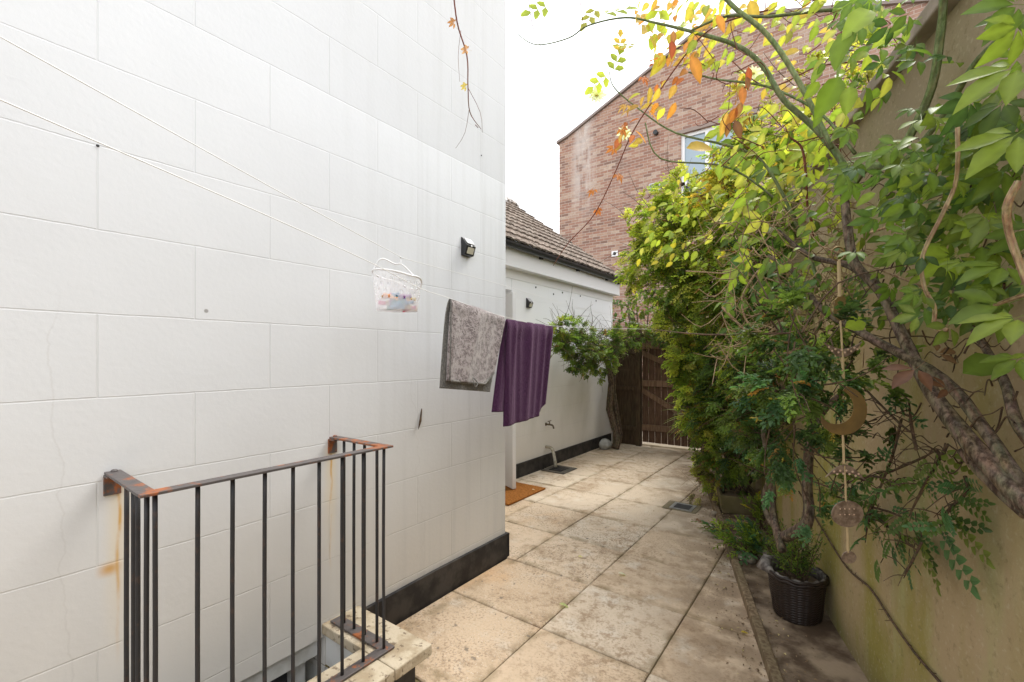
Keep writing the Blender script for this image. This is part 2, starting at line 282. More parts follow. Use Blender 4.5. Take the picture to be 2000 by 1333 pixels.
M_TILE = tilemat(); M_TROPE = simple('white_cord', (.85, .85, .84), .7, .2)
M_MAT = simple('coir', (.33, .13, .035), .95, .05, nsc=60, c2=(.20, .08, .02), bump=1.0, bs=160)
def glass():
    a = NM('window_glass', .05, .8); a.col((.30, .38, .44)); return a.m
M_GLASS = glass(); M_DARKGL = simple('dark_glass', (.03, .03, .035), .1, .6)
def terry(name, c1, c2, sc, c3=None):
    a = NM(name, .95, .1); n = a.noise(sc, 3, rough=.7); c = a.mix(a.sm(n, .40, .60), c1, c2)
    if c3: c = a.mix(a.sm(a.noise(38, 5, rough=.7), .46, .56), c, c3)
    a.col(c); a.b.inputs['Sheen Weight'].default_value = .5; a.b.inputs['Sheen Roughness'].default_value = .4; a.bump(n, .9, .006); return a.m
M_PURPLE = terry('purple_terry', (.042, .014, .040), (.082, .030, .076), 160); M_PURPLE.node_tree.nodes['Principled BSDF'].inputs['Sheen Weight'].default_value = .5; M_PURPLE.node_tree.nodes['Principled BSDF'].inputs['Sheen Tint'].default_value = (.50, .34, .48, 1)
M_GREY = terry('grey_terry', (.13, .105, .10), (.34, .29, .285), 150, (.40, .35, .34)); M_GREYHEM = terry('grey_hem', (.11, .105, .095), (.19, .18, .16), 120)
M_STONE = simple('stone', (.28, .24, .19), .9, .15, nsc=9, c2=(.17, .15, .12), bump=.5); M_PALESTONE = simple('pale_stone', (.42, .42, .40), .9, .15, nsc=9, c2=(.27, .26, .24), bump=.4)
M_BRASS = simple('aged_brass', (.30, .20, .075), .5, .5, .6, 9, (.19, .13, .06)); M_COPPER = simple('pale_copper', (.33, .25, .19), .5, .5, .5, 60, (.17, .12, .09)); M_CORD = simple('jute', (.42, .32, .18), .9, .1)
M_WEAVE = NM('dark_wicker', .5, .4); M_WEAVE.col(M_WEAVE.mix(M_WEAVE.noise(40, 4), (.006, .004, .0035), (.03, .017, .012))); M_WEAVE = M_WEAVE.m
M_LINER = simple('grey_liner', (.20, .18, .16), .6, .4, nsc=26, c2=(.06, .05, .045), bump=.5); M_DEBRIS = attrmat('debris', .95, .1); M_COLOR = attrmat('peg_plastic', .4, .5, 20, .05, 0)
M_METAL = simple('galvanised', (.42, .42, .41), .45, .5, .6, 30, (.3, .3, .29)); M_COPPERTAP = simple('old_brass_tap', (.14, .11, .07), .5, .5, .6)

# ------------------------------------------------------------------ ground, paving, bed
HX0, HX1, HY0, HY1 = -2.2, -1.66, -1.6, 1.26          # light well opening
g = G()
for (a, b, c, d) in ((-60, -2.2, -60, 90), (-1.66, 60, -60, 90), (-2.2, -1.66, 1.26, 90), (-2.2, -1.66, -60, -1.6)):
    g.add([(a, c, -.012), (b, c, -.012), (b, d, -.012), (a, d, -.012)], [(0, 1, 2, 3)])
tag(g.build('ground', M_JOINT), kind='structure')
xs = [-3.235, -2.55, -1.95, -1.35, -.74, -.14, .46, 1.06]
ys = [-1.5, -.9, -.29, .31, .92, 1.53, 2.13, 2.724, 3.32, 3.92, 4.55, 5.17, 5.79, 6.41, 7.03, 7.65, 8.3, 8.9]
g = G()
def slab(x0, y0, x1, y1, rough):
    gx = .003+R.random()*.0015; z = R.uniform(-.002, .002); tx, ty = R.uniform(-.003, .003), R.uniform(-.003, .003); e = .006
    t = R.random(); c = (t, rough, R.random() if rough > .1 else R.uniform(.8, 1))
    X0, X1, Y0, Y1 = x0+gx, x1-gx, y0+gx, y1-gx; cx, cy = (x0+x1)/2, (y0+y1)/2
    def zz(x, y): return z+(x-cx)*tx*2+(y-cy)*ty*2
    V = [(X0, Y0, -.04), (X1, Y0, -.04), (X1, Y1, -.04), (X0, Y1, -.04)]+[(x, y, zz(x, y)-.005) for x, y in ((X0, Y0), (X1, Y0), (X1, Y1), (X0, Y1))]+[(x, y, zz(x, y)) for x, y in ((X0+e, Y0+e), (X1-e, Y0+e), (X1-e, Y1-e), (X0+e, Y1-e))]
    g.add(V, [(0, 3, 2, 1), (8, 9, 10, 11)]+[(i, (i+1)%4, (i+1)%4+4, i+4) for i in range(4)]+[(i+4, (i+1)%4+4, (i+1)%4+8, i+8) for i in range(4)], c)
for i in range(len(xs)-1):
    for j in range(len(ys)-1):
        x0, x1, y0, y1 = xs[i], xs[i+1], ys[j], ys[j+1]
        if x0+.31*y0*1.03 > .78: continue
        if x1 < -1.6 and y1 < 3.0 and x0 < -2.1 and y1 < 2.8: continue        # under the house
        if x0 < -1.5 and y1 < 1.6: continue                                    # light well and its kerb
        if x0 < -1.3 and x0 > -1.4 and False: continue
        rough = 1.0 if (x1 < -1.3 and y1 < 3.95) else (.25 if y0 < 3.9 else 0)
        if x0 < -1.9 and y1 < 2.8 and x1 > -2.0 and x0 > -2.0: pass
        if x0 == -2.55 and y1 < 2.8: continue
        if j == 4 and x0 == -1.35: slab(-1.49, y0, x1, y1, rough); continue
        if x0 == -1.35 and y0 < .9: slab(-1.49, y0, x1, y1, rough); continue
        if x0 == -1.95 and 1.5 < y0 < 2.5: slab(-2.022, y0-(.072 if y0 < 2 else 0), x1, y1, rough); continue
        slab(x0, y0, x1, y1, rough)
tag(g.build('paving', M_PAVE), kind='structure')
# strip between the edging board and the garden wall, edging board
def cb(y, off=0): return .49-.319*y+off                 # edging line x at y
g = G(); n = 60
rows = []
for i in range(n+1):
    y = -1+8.4*i/n; a, b = cb(y, .05), .92-.31*y
    for j in range(7): t = j/6; rows.append((a+(b-a)*t, y, .012+.012*R.random()+.02*t))
g.add(rows, [(i*7+j, i*7+j+1, (i+1)*7+j+1, (i+1)*7+j) for i in range(n) for j in range(6)])
tag(g.build('soil_bed', M_SOIL, smooth=True), kind='structure')
g = G()
for a, b in ((-1.2, 2.9), (2.905, 5.0), (5.005, 7.35)):
    g.add([(cb(a), a, -.01), (cb(a, .055), a, -.01), (cb(b, .055), b, -.01), (cb(b), b, -.01), (cb(a, .003), a, .05), (cb(a, .052), a, .046), (cb(b, .052), b, .046), (cb(b, .003), b, .05)], [(0,3,2,1),(4,5,6,7),(0,1,5,4),(1,2,6,5),(2,3,7,6),(3,0,4,7)])
tag(g.build('kerb', M_EDGE, bevel=.006), kind='structure')

# ------------------------------------------------------------------ main house (left)
hs = empty('house', (-4, 0, 0), 'white rendered house wall scored as large blocks, filling the left side', 'house')
hs['_o'] = (0, 0, 0); hs.location = (0, 0, 0)
g = G(); P = [(-4, .13), (1.262, .13), (1.262, -.05), (2.733, -.05), (2.752, 7.2), (-4, 7.2)]
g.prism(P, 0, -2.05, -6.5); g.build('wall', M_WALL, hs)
g = G(); g.prism([(1.455, -.01), (2.752, -.01), (2.748, .172), (2.0, .176), (1.455, .168)], 0, -2.028, -2.06); g.box((-2.4, 2.735, -.01), (-2.028, 2.757, .172)); g.build('plinth', M_BLACK, hs)
g = G(); g.box((-6.5, -4, -1.6), (-2.22, 1.262, .127)); g.build('basement_wall', M_WHITEP, hs)
# basement window under the wall edge
g = G()
for a, b in (((-2.21, -1.2, .045), (-2.07, 1.24, .126)),): g.box(a, b)
for yy in (-.2, .32, .78, 1.14): g.box((-2.20, yy, -.9), (-2.12, yy+.06, .045))
g.box((-2.2, -1.2, -.98), (-2.08, 1.24, -.9)); fr = g.build('window_frame', M_WHITEP, hs)
g = G(); g.box((-2.19, -1.2, -.9), (-2.17, 1.14, .045)); sub(g, 'pane', M_DARKGL, fr)
# light well kerb wall with coping
lw = empty('light_well', (0, 0, 0), 'sunken light well edged with speckled stone coping beneath the black railing', 'light well')
g = G(); g.box((-2.3, 1.27, -1.6), (-1.57, 1.40, .148)); g.box((-1.70, -1.7, -1.6), (-1.57, 1.27, .148)); g.box((-2.3, -1.8, -1.6), (-1.57, -1.7, .148)); g.build('lining_wall', M_WHITEP, lw)
g = G(); g.box((-2.3, -1.7, -1.65), (-1.7, 1.27, -1.6)); g.build('floor', M_JOINT, lw)
g = G(); g.box((-1.57, -1.8, -.01), (-1.563, 1.40, .146)); g.box((-2.03, 1.40, -.01), (-1.563, 1.407, .146)); g.build('outer_face', M_BLACK, lw)
g = G(); g.box((-2.048, 1.244, .15), (-1.50, 1.452, .2)); g.box((-1.735, -1.8, .151), (-1.50, 1.241, .2)); g.build('coping', M_CONC, lw, bevel=.006)
# railing
rl = empty('railing', (-1.635, .87, .2), 'black iron railing with rusty top bar around the light well', 'railing')
def flat(g, p, q, w_, h_, z): # flat bar from p to q (xy), centred, width w_, thickness h_
    p, q = Vector(p), Vector(q); d = (q-p).normalized(); nn = Vector((-d.y, d.x))*w_/2
    A = [(p+nn), (p-nn), (q-nn), (q+nn)]; g.add([(a.x, a.y, z) for a in A]+[(a.x, a.y, z+h_) for a in A], [(0,3,2,1),(4,5,6,7),(0,1,5,4),(1,2,6,5),(2,3,7,6),(3,0,4,7)])
g = G(); flat(g, (-1.635, .425), (-1.635, 1.325), .045, .009, 1.095); flat(g, (-1.658, 1.303), (-2.04, 1.303), .045, .009, 1.0945); flat(g, (-1.658, .448), (-2.045, .462), .045, .009, 1.0945); g.build('top_rail', M_RAIL, rl, bevel=.0015)
g = G(); flat(g, (-1.635, .425), (-1.635, 1.33), .05, .009, .203); flat(g, (-1.66, 1.305), (-2.02, 1.303), .06, .009, .2025); flat(g, (-1.66, .448), (-2.02, .462), .05, .009, .2025); g.build('bottom_rail', M_RAIL, rl, bevel=.0015)
bars = [(-1.637, y) for y in (.466, .576, .677, .781, .882, .985, 1.085, 1.185, 1.292)]+[(x, 1.303) for x in (-1.95, -1.87, -1.79, -1.70)]+[(x, .449+(.004 if x > -1.7 else .010)) for x in (-1.875, -1.806, -1.766, -1.66)]
for x, y in bars:
    g = G(); g.tube([(x, y, .208), (x+R.uniform(-.002, .002), y+R.uniform(-.002, .002), .65), (x, y, 1.098)], .0068, 10, sm=3, wob=.04); g.build('baluster', M_IRON, rl, smooth=True)
for y in (.462, 1.303):
    g = G(); g.box((-2.051, y-.024, 1.02), (-2.043, y+.024, 1.09)); g.box((-2.046, y-.0245, 1.086), (-2.0, y+.0245, 1.0935)); g.lathe((-2.025, y, 1.103), [(.011, 0), (.011, .004), (.007, .008)], 8); g.build('wall_bracket', M_RAIL, rl, bevel=.002)

# ------------------------------------------------------------------ extension with tiled roof
ex = empty('extension', (0, 0, 0), 'low white rendered extension with dark tiled roof behind the house corner', 'building')
g = G(); g.box((-8, 4.47, -.05), (-3.25, 7.45, 2.62)); g.box((-8, 2.78, -.05), (-3.9, 4.465, 2.62)); g.box((-3.9, 2.78, 2.3), (-3.25, 4.465, 2.62)); g.build('wall', M_WALL2, ex)
g = G(); g.prism([(-8, 2.62), (-3.25, 2.62), (-5.35, 4.35), (-7.9, 2.7)], 1, 7.43, 7.45); g.build('gable', M_BRICK, ex)
g = G(); g.box((-3.255, 4.47, -.01), (-3.228, 7.36, .17)); g.build('plinth', M_BLACK, ex)
g = G(); g.box((-3.16, 2.9, 2.56), (-3.135, 7.5, 2.82)); g.box((-3.26, 2.9, 2.55), (-3.13, 7.5, 2.565)); g.box((-3.27, 2.9, 2.44), (-3.243, 7.46, 2.552)); g.build('fascia', M_WHITEPL, ex, bevel=.003)
ga = math.radians(36.6); sl_ = Vector((-math.cos(ga), 0, math.sin(ga))); nn = Vector((math.sin(ga), 0, math.cos(ga)))
g = G(); E0 = Vector((-3.08, 0, 2.83))
ncr = 11; gauge = 2.85/ncr
for r_ in range(ncr):
    y = 2.4 + (0 if r_ % 2 else -.15)
    while y < 7.5:
        y1 = min(y+.3, 7.53); j = R.uniform(-.006, .006); a = E0+sl_*(r_*gauge-.03+j)+nn*(.03+R.uniform(0, .006)); b = E0+sl_*(r_*gauge+gauge+.01)+nn*.008
        t = R.uniform(.0, 1); c = (.17+.10*t, .135+.075*t, .115+.06*t)
        ps = []
        K = 6
        for jj in range(K+1):
            yy = y+.004+(y1-y-.008)*jj/K; h = .014*math.sin(2*math.pi*jj/K*1.0)**2
            for q in (a-nn*.022, a, b): ps.append(tuple(q+nn*(h if q is not (a-nn*.022) else 0)+Vector((0, yy, 0))))
        fc = []
        for jj in range(K):
            o = jj*3; fc += [(o, o+3, o+4, o+1), (o+1, o+4, o+5, o+2)]
        fc += [(0, 1, 2), (K*3, K*3+2, K*3+1)]
        g.add(ps, fc, c); y = y1
    if r_ == 0: pass
g.build('roof_tiles', M_TILE, ex)
g = G(); a, b = E0-nn*.01, E0+sl_*2.86-nn*.01
g.add([(a.x, 2.4, a.z), (a.x, 7.5, a.z), (b.x, 7.5, b.z), (b.x, 2.4, b.z), (-7.9, 2.4, 2.7), (-7.9, 7.5, 2.7)], [(0, 1, 2, 3), (3, 2, 5, 4)]); g.tube([(b.x, 2.4, b.z+.02), (b.x, 7.53, b.z+.02)], .09, 10, sm=1)
g.build('roof_slope', M_TILE, ex, solid=.02)
g = G(); pr = [(math.cos(t)*.058, math.sin(t)*.055) for t in [math.pi+math.pi*i/8 for i in range(9)]]; pi_ = [(x*.88, z*.88) for x, z in pr[::-1]]
g.prism([(-3.07+x, 2.80+z) for x, z in pr+pi_], 1, 2.6, 7.62)
for yy in (4.9, 5.9, 6.9, 7.4): g.box((-3.135, yy, 2.735), (-3.10, yy+.05, 2.79))
g.build('gutter', M_GUTTER, ex, smooth=False)
g = G()
for yy, zz in ((5.0, 2.40), (5.7, 2.41), (6.25, 2.42), (6.8, 2.40), (5.45, 2.36)):
    g = G(); g.lathe((-3.25, yy, zz), [(.012, 0), (.012, .006)], 8, M=Matrix.Rotation(math.radians(90), 4, 'Y')); g.build('vent_hole', M_BLACKPL, ex)
g = G(); d0, d1 = Vector((-2.93, 4.11)), Vector((-3.62, 4.43)); dd = (d1-d0).normalized(); nr = Vector((dd.y, -dd.x))*-.045
g.add([(p.x, p.y, z) for z in (.03, 2.2) for p in (d0, d1, d1+nr, d0+nr)], [(0,3,2,1),(4,5,6,7),(0,1,5,4),(1,2,6,5),(2,3,7,6),(3,0,4,7)])
dr = g.build('door', M_WHITEPL, ex, bevel=.004); dr['label'] = 'white door leaf standing open at the extension doorway'
g = G(); g.box((-3.30, 4.462, .0), (-3.235, 4.52, 2.28)); g.build('door_frame', M_WHITEPL, ex, bevel=.004)
# door mat, drain gully, pipe, tap, lamps
g = G(); g.box((-3.12, 3.66, .003), (-2.70, 4.36, .022)); tag(g.build('doormat', M_MAT, origin=(-2.9, 4, 0), bevel=.004), 'brown coir doormat below the open white door', 'doormat')
tp = empty('garden_tap', (-3.25, 5.15, .78), 'small dark outdoor tap on the white extension wall', 'tap')
c0 = onvert(1066, 829, (-3.25, 0), (-3.25, 1)); tp.location = c0
g = G(); g.tube([c0, c0+Vector((.07, 0, 0)), c0+Vector((.11, 0, -.01)), c0+Vector((.125, 0, -.05))], .012, 8); g.lathe(c0, [(.022, 0), (.022, .008)], 10, M=Matrix.Rotation(math.radians(90), 4, 'Y')); g.build('spout', M_COPPERTAP, tp, smooth=True)
g = G(); g.tube([c0+Vector((.06, 0, 0)), c0+Vector((.06, 0, .04))], .007, 6); g.tube([c0+Vector((.055, -.035, .045)), c0+Vector((.06, .04, .05))], .006, 6); g.build('tap_handle', M_COPPERTAP, tp)
a = onvert(1066, 873, (-3.25, 0), (-3.25, 1)); g = G(); g.tube([a-Vector((.01,0,0)), a+Vector((.04, 0, .005)), a+Vector((.09, .02, -.03)), a+Vector((.12, .02, -.12)), (a.x+.14, a.y+.03, .01)], .021, 10)
tag(g.build('waste_pipe', simple('old_pipe', (.5, .47, .40), .6, .3, nsc=20, c2=(.3, .27, .2)), origin=a, smooth=True), 'short bent plastic waste pipe emptying into the corner drain', 'pipe')
dg = empty('drain', (a.x+.2, a.y+.1, 0), 'dark square drain under the bent waste pipe', 'drain')
g = G(); g.box((-3.20, 5.05, .003), (-2.86, 5.42, .008)); g.build('surround', simple('wet_concrete', (.10, .085, .065), .7, .4, nsc=9, c2=(.06, .055, .045)), dg, origin=dg.location)
g = G()
for i in range(7): g.box((-3.12, 5.12+i*.034, .009), (-2.94, 5.14+i*.034, .014))
g.build('grate', M_BLACK, dg, origin=dg.location)
p = onz(1334, 992); sd = empty('surface_drain', (p.x, p.y, 0), 'small square metal floor grate set in the paving near the edging', 'drain')
g = G(); g.box((p.x-.17, p.y-.13, .0035), (p.x+.15, p.y+.14, .0065)); g.build('surround', simple('damp_mortar', (.16, .14, .085), .9, .2, nsc=14, c2=(.22, .18, .12)), sd)
g = G(); w1, w2 = .105, .075
for x0, x1, y0, y1 in ((-w1, w1, -w1, -w2), (-w1, w1, w2, w1), (-w1, -w2, -w2, w2), (w2, w1, -w2, w2)): g.box((p.x+x0, p.y+y0, .0075), (p.x+x1, p.y+y1, .012))
g.build('frame', M_METAL, sd)
g = G(); g.box((p.x-w2, p.y-w2, .0078), (p.x+w2, p.y+w2, .0085)); g.build('sump', M_BLACKPL, sd)
g = G()
for i in range(7): g.box((p.x-w2, p.y-w2+.01+i*.021, .0088), (p.x+w2, p.y-w2+.017+i*.021, .0115))
g.build('grate', simple('grate_metal', (.12, .12, .12), .5, .5, .5), sd)
def lamp(c, k, label):
    t = empty('solar_wall_light', c, label, 'wall light'); c = Vector(c)
    def T(p): return c+Vector((p[0], p[1], p[2]))*k
    prof = [(0, -.065), (.035, -.06), (.055, .0), (.012, .055), (0, .06)]
    g = G(); n5 = len(prof); V = [T((x, y, z)) for y in (-.045, .045) for x, z in prof]
    g.add(V, [tuple(range(n5)), tuple(range(n5, 2*n5))[::-1]]+[(i, i+n5, (i+1)%n5+n5, (i+1)%n5) for i in range(n5)]); g.build('housing', M_BLACKPL, t, bevel=.003*k)
    g = G(); g.add([T(q) for q in ((.0385, -.03, -.052), (.0385, .03, -.052), (.054, .03, -.012), (.054, -.03, -.012))], [(0, 1, 2, 3)]); g.build('lens', simple('lamp_lens', (.62, .58, .45), .3, .5), t, solid=.003)
    g = G(); g.add([T(q) for q in ((.053, -.036, .012), (.053, .036, .012), (.018, .036, .054), (.018, -.036, .054))], [(0, 1, 2, 3)]); g.build('solar_panel', simple('solar_cell', (.55, .55, .56), .12, .8), t, solid=.003)
    g = G(); g.lathe(T((.056, 0, -.002)), [(.008*k, 0), (.005*k, .004*k)], 10, M=Matrix.Rotation(math.radians(90), 4, 'Y')); g.build('sensor', M_WHITEPL, t)
lamp(onvert(909, 483, (-2.05, 0), (-2.05, 1)), 1.0, 'black solar security light high on the big white house wall')
lamp(onvert(1031, 592, (-3.25, 0), (-3.25, 1)), 1.0, 'black solar security light on the extension wall above the purple towel')
for u, v, l in ((940, 304, 'small dark fixing screw in the upper house wall right of the hanging stem'), (191, 285, 'small dark nail in the house wall at far left')):
    c = onvert(u, v, (-2.05, 0), (-2.05, 1)); g = G(); g.lathe(c-Vector((.01, 0, 0)), [(.004, 0), (.005, .010), (.003, .014)], 8, M=Matrix.Rotation(math.radians(90), 4, 'Y')); tag(g.build('screw', M_BLACKPL, origin=c), l, 'screw')
c = onvert(818, 822, (-2.05, 0), (-2.05, 1)); g = G(); g.tube([c+Vector((.004, .02, .07)), c+Vector((.012, 0, 0)), c+Vector((.008, -.012, -.05))], [.002, .007, .001], 5, wob=.6); tag(g.build('twig_scrap', M_TWIG, origin=c), 'dark scrap of dead creeper stuck to the white wall below the grey towel', 'twig')

# ------------------------------------------------------------------ garden wall (right)
gw = empty('garden_wall', (0, 0, 0), 'tall olive stained rendered garden wall with coping on the right', 'wall')
def wp(y, d, z): return (WX-.31*y-1.047*d, y, z)
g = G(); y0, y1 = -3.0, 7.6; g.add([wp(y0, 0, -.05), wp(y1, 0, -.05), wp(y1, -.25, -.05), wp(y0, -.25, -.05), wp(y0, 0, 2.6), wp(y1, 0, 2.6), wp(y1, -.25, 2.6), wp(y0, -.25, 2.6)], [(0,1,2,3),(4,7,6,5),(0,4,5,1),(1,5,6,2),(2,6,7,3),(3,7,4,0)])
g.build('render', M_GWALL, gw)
g = G(); g.add([wp(y0, .05, 2.603), wp(y1, .05, 2.603), wp(y1, -.3, 2.603), wp(y0, -.3, 2.603), wp(y0, .05, 2.66), wp(y1, .05, 2.66), wp(y1, -.3, 2.70), wp(y0, -.3, 2.70)], [(0,1,2,3),(4,7,6,5),(0,4,5,1),(1,5,6,2),(2,6,7,3),(3,7,4,0)])
g.build('coping', simple('coping_grey', (.36, .30, .26), .9, .1, nsc=7, c2=(.25, .21, .17), bump=.4), gw, bevel=.006)

# ------------------------------------------------------------------ gate and fence
gt = empty('garden_gate', (-2.4, 7.4, 0), 'dark brown ledged and braced wooden gate at the end of the path', 'gate')
g = G(); x = -2.70
for i in range(9):
    g.box((x, 7.42, .075+R.uniform(-.004, .004)), (x+.096, 7.44, 1.86+R.uniform(-.008, .008))); x += .104
g.build('boards', M_GATE, gt, bevel=.002)
g = G(); xe = x-.013
for z in (.27, 1.0, 1.62): g = G(); g.box((-2.70, 7.385, z), (xe, 7.4175, z+.1)); g.build('ledge', M_LEDGE, gt, bevel=.003)
for z0, z1 in ((1.60, 1.10), (.98, .37)):
    g = G(); g.add([(-2.70, 7.39, z0-.09), (-2.70, 7.39, z0), (xe, 7.39, z1+.09), (xe, 7.39, z1), (-2.70, 7.416, z0-.09), (-2.70, 7.416, z0), (xe, 7.416, z1+.09), (xe, 7.416, z1)], [(0, 3, 2, 1), (4, 5, 6, 7), (0, 1, 5, 4), (1, 2, 6, 5), (2, 3, 7, 6), (3, 0, 4, 7)]); g.build('brace', M_LEDGE, gt)
for xx, l in ((-2.80, 'dark square timber gate post left of the brown gate'), (xe+.015, 'dark square timber gate post right of the gate behind the shrub')):
    g = G(); g.box((xx, 7.36, -.02), (xx+.085, 7.45, 1.95)); tag(g.build('gate_post', M_FENCE, origin=(xx, 7.4, 0), bevel=.004), l, 'post')
g = G(); x = -3.24
fn = empty('fence_panel', (-3.0, 7.4, 0), 'narrow dark timber fence panel between the climber trunk and the gate post', 'fence')
for i in range(4): g.box((x, 7.42, .0), (x+.103, 7.44, 1.80)); x += .109
g.build('boards', M_FENCE, fn, bevel=.002)
g = G()
for z in (.25, .92, 1.55): g = G(); g.box((-3.245, 7.375, z), (-2.805, 7.4175, z+.07)); g.build('rail', M_FENCE, fn)
g = G(); g.box((-2.72, 7.46, .0), (-1.75, 7.62, .03)); tag(g.build('sunlit_strip', simple('sunlit_ground', (.60, .52, .40), .9, .1, nsc=9, c2=(.5, .42, .3)), bevel=.003, origin=(-2.2, 7.5, 0)), 'pale strip under the brown gate coloured as sunlit ground beyond', 'sunlit_patch')  # added strip: sunlight on the ground beyond the gate put into a pale colour

# ------------------------------------------------------------------ brick house behind
bh = empty('brick_house', (0, 0, 0), 'tall red brick gable end rising behind the shrubs', 'house')
BY = 11.8; wx0, wx1, wz0, wz1 = -3.31, -1.55, 5.05, 7.10
g = G(); out = [(-6.83, -.1), (wx0, -.1), (wx0, 9.28), (-6.56, 7.92), (-6.83, 7.84)]
g.prism([(-6.83, -.1), (wx0, -.1), (wx0, 9.30), (-6.56, 7.92), (-6.83, 7.84)], 1, BY, BY+.3)
g.prism([(wx0, -.1), (wx1, -.1), (wx1, wz0), (wx0, wz0)], 1, BY, BY+.3)
g.prism([(wx0, wz1), (wx1, wz1), (wx1, 9.36), (-2.52, 9.66), (wx0, 9.30)], 1, BY, BY+.3)
g.prism([(wx1, -.1), (4.5, -.1), (4.5, 7.2), (wx1, 9.36)], 1, BY, BY+.3); g.box((-6.83, BY+.3, -.1), (-6.6, BY+9, 7.6)); g.build('wall', M_BRICK, bh)
g = G()
def vb(a, b, t=.07): # verge strip following the gable
    (x0, z0), (x1, z1) = a, b; g.add([(x, y, z+h) for y in (BY-.06, BY+.5) for x, z, h in ((x0, z0, 0), (x1, z1, 0), (x1, z1, t), (x0, z0, t))], [(0, 1, 2, 3), (7, 6, 5, 4), (0, 4, 5, 1), (1, 5, 6, 2), (2, 6, 7, 3), (3, 7, 4, 0)])
vb((-6.9, 7.83), (-6.56, 7.925)); vb((-6.56, 7.925), (-2.52, 9.665)); vb((-2.52, 9.665), (4.55, 7.18)); g.build('verge', simple('verge_stone', (.27, .22, .20), .8, .2), bh)
g = G(); g.add([(-6.9, BY+.1, 7.88), (-2.52, BY+.1, 9.70), (-2.52, BY+9, 9.70), (-6.9, BY+9, 7.88), (4.6, BY+.1, 7.2), (4.6, BY+9, 7.2)], [(0, 1, 2, 3), (1, 4, 5, 2)]); g.build('roof', M_TILE, bh, solid=.04)
g = G()
for x0, x1, z0, z1 in ((wx0, wx1, wz1-.08, wz1), (wx0, wx1, 5.80, 5.90), (wx0, wx0+.08, wz0, wz1-.08), (wx1-.08, wx1, wz0, wz1-.08), (-2.74, -2.64, 5.9, wz1-.08)): g.box((x0, BY+.06, z0), (x1, BY+.13, z1))
fr = g.build('window', M_WHITEPL, bh)
g = G(); g.box((wx0+.08, BY+.10, 5.9), (wx1-.08, BY+.11, wz1-.08)); sub(g, 'pane', M_GLASS, fr)
g = G(); g.box((wx0+.08, BY+.09, wz0), (wx1-.08, BY+.11, 5.8)); sub(g, 'lower_panel', simple('slate_panel', (.09, .09, .13), .4, .4), fr)
g = G(); g.box((wx0-.1, BY-.02, wz1+.003), (wx1+.1, BY+.05, wz1+.09)); g.build('lintel', simple('lintel', (.30, .24, .21), .9, .1), bh)
c = onvert(1280, 367, (0, BY), (1, BY)); g = G(); g.box((c.x-.14, BY-.10, c.z-.12), (c.x+.16, BY-.001, c.z+.1)); bx = g.build('flue_box', simple('grey_metal_box', (.45, .45, .46), .5, .5, .3), bh, bevel=.01)
g = G()
for i in range(4): g.box((c.x-.1, BY-.112, c.z-.08+i*.04), (c.x+.12, BY-.1005, c.z-.06+i*.04))
sub(g, 'louvre', M_BLACKPL, bx)
c = onvert(1201, 496, (0, BY), (1, BY)); g = G(); g.box((c.x-.09, BY-.02, c.z-.075), (c.x+.09, BY-.001, c.z+.075)); bx = g.build('air_vent', M_WHITEPL, bh); g = G(); g.lathe((c.x, BY-.02, c.z), [(.045, 0), (.045, .012)], 14, M=Matrix.Rotation(math.radians(90), 4, 'X')); sub(g, 'vent_hole', M_BLACKPL, bx)
c = onvert(1282, 261, (0, BY), (1, BY)); g = G(); g.lathe((c.x, BY, c.z), [(.06, 0), (.06, .1)], 14, M=Matrix.Rotation(math.radians(90), 4, 'X')); g.build('flue_pipe', M_BLACKPL, bh)

# ------------------------------------------------------------------ washing lines, towels, peg basket
A1, F1 = Vector((-1.498, .1475, 0)), Vector((-2.7, 7.3, 0)); A2, F2 = Vector((-1.415, .139, 0)), Vector((-2.3, 7.37, 0))
def L1(u, v): return onvert(u, v, A1, F1)
def L2(u, v): return onvert(u, v, A2, F2)
def ext(p, q, t): return p+(p-q)*t
def rope(P, label, r=.0016):
    g = G(); g.tube(P, r, 6, sm=4); tag(g.build('washing_line', M_TROPE, origin=P[0], smooth=True), label, 'washing line')
p0, p1 = L1(0, 72), L1(530, 366); rope([ext(p0, p1, 1.4), p0, p1, L1(700, 458), L1(760, 490), L1(783, 502), L1(806, 510), L1(985, 558), L1(1090, 590), Vector((-2.7, 7.37, 2.03))], 'white washing line that holds the peg basket, upper of the two')
p0, p1 = L2(0, 195), L2(530, 425); rope([ext(p0, p1, 1.2), p0, p1, L2(730, 516), L2(820, 563), L2(878, 583), L2(985, 619), L2(1078, 637), L2(1200, 642), Vector((-2.3, 7.37, 1.93))], 'white washing line carrying the two towels, lower of the two')
rope([onvert(990, 520, (-3.25, 0), (-3.25, 1))+Vector((.02, 0, 0)), onvert(1040, 536, (-3.2, 0), (-3.2, 1)), onvert(1083, 553, (-3.24, 0), (-3.24, 1))], 'thin slack cord pinned along the top of the extension wall', .0018)
rope([Vector((-3.24, 7.0, 2.16)), Vector((-2.9, 7.1, 2.07)), Vector((-2.55, 7.3, 2.0))], 'short pale cord from the extension wall into the climber over the gate', .003)
e2 = (F2-A2).normalized(); n2 = Vector((e2.y, -e2.x, 0))       # n2 points towards the path/camera side
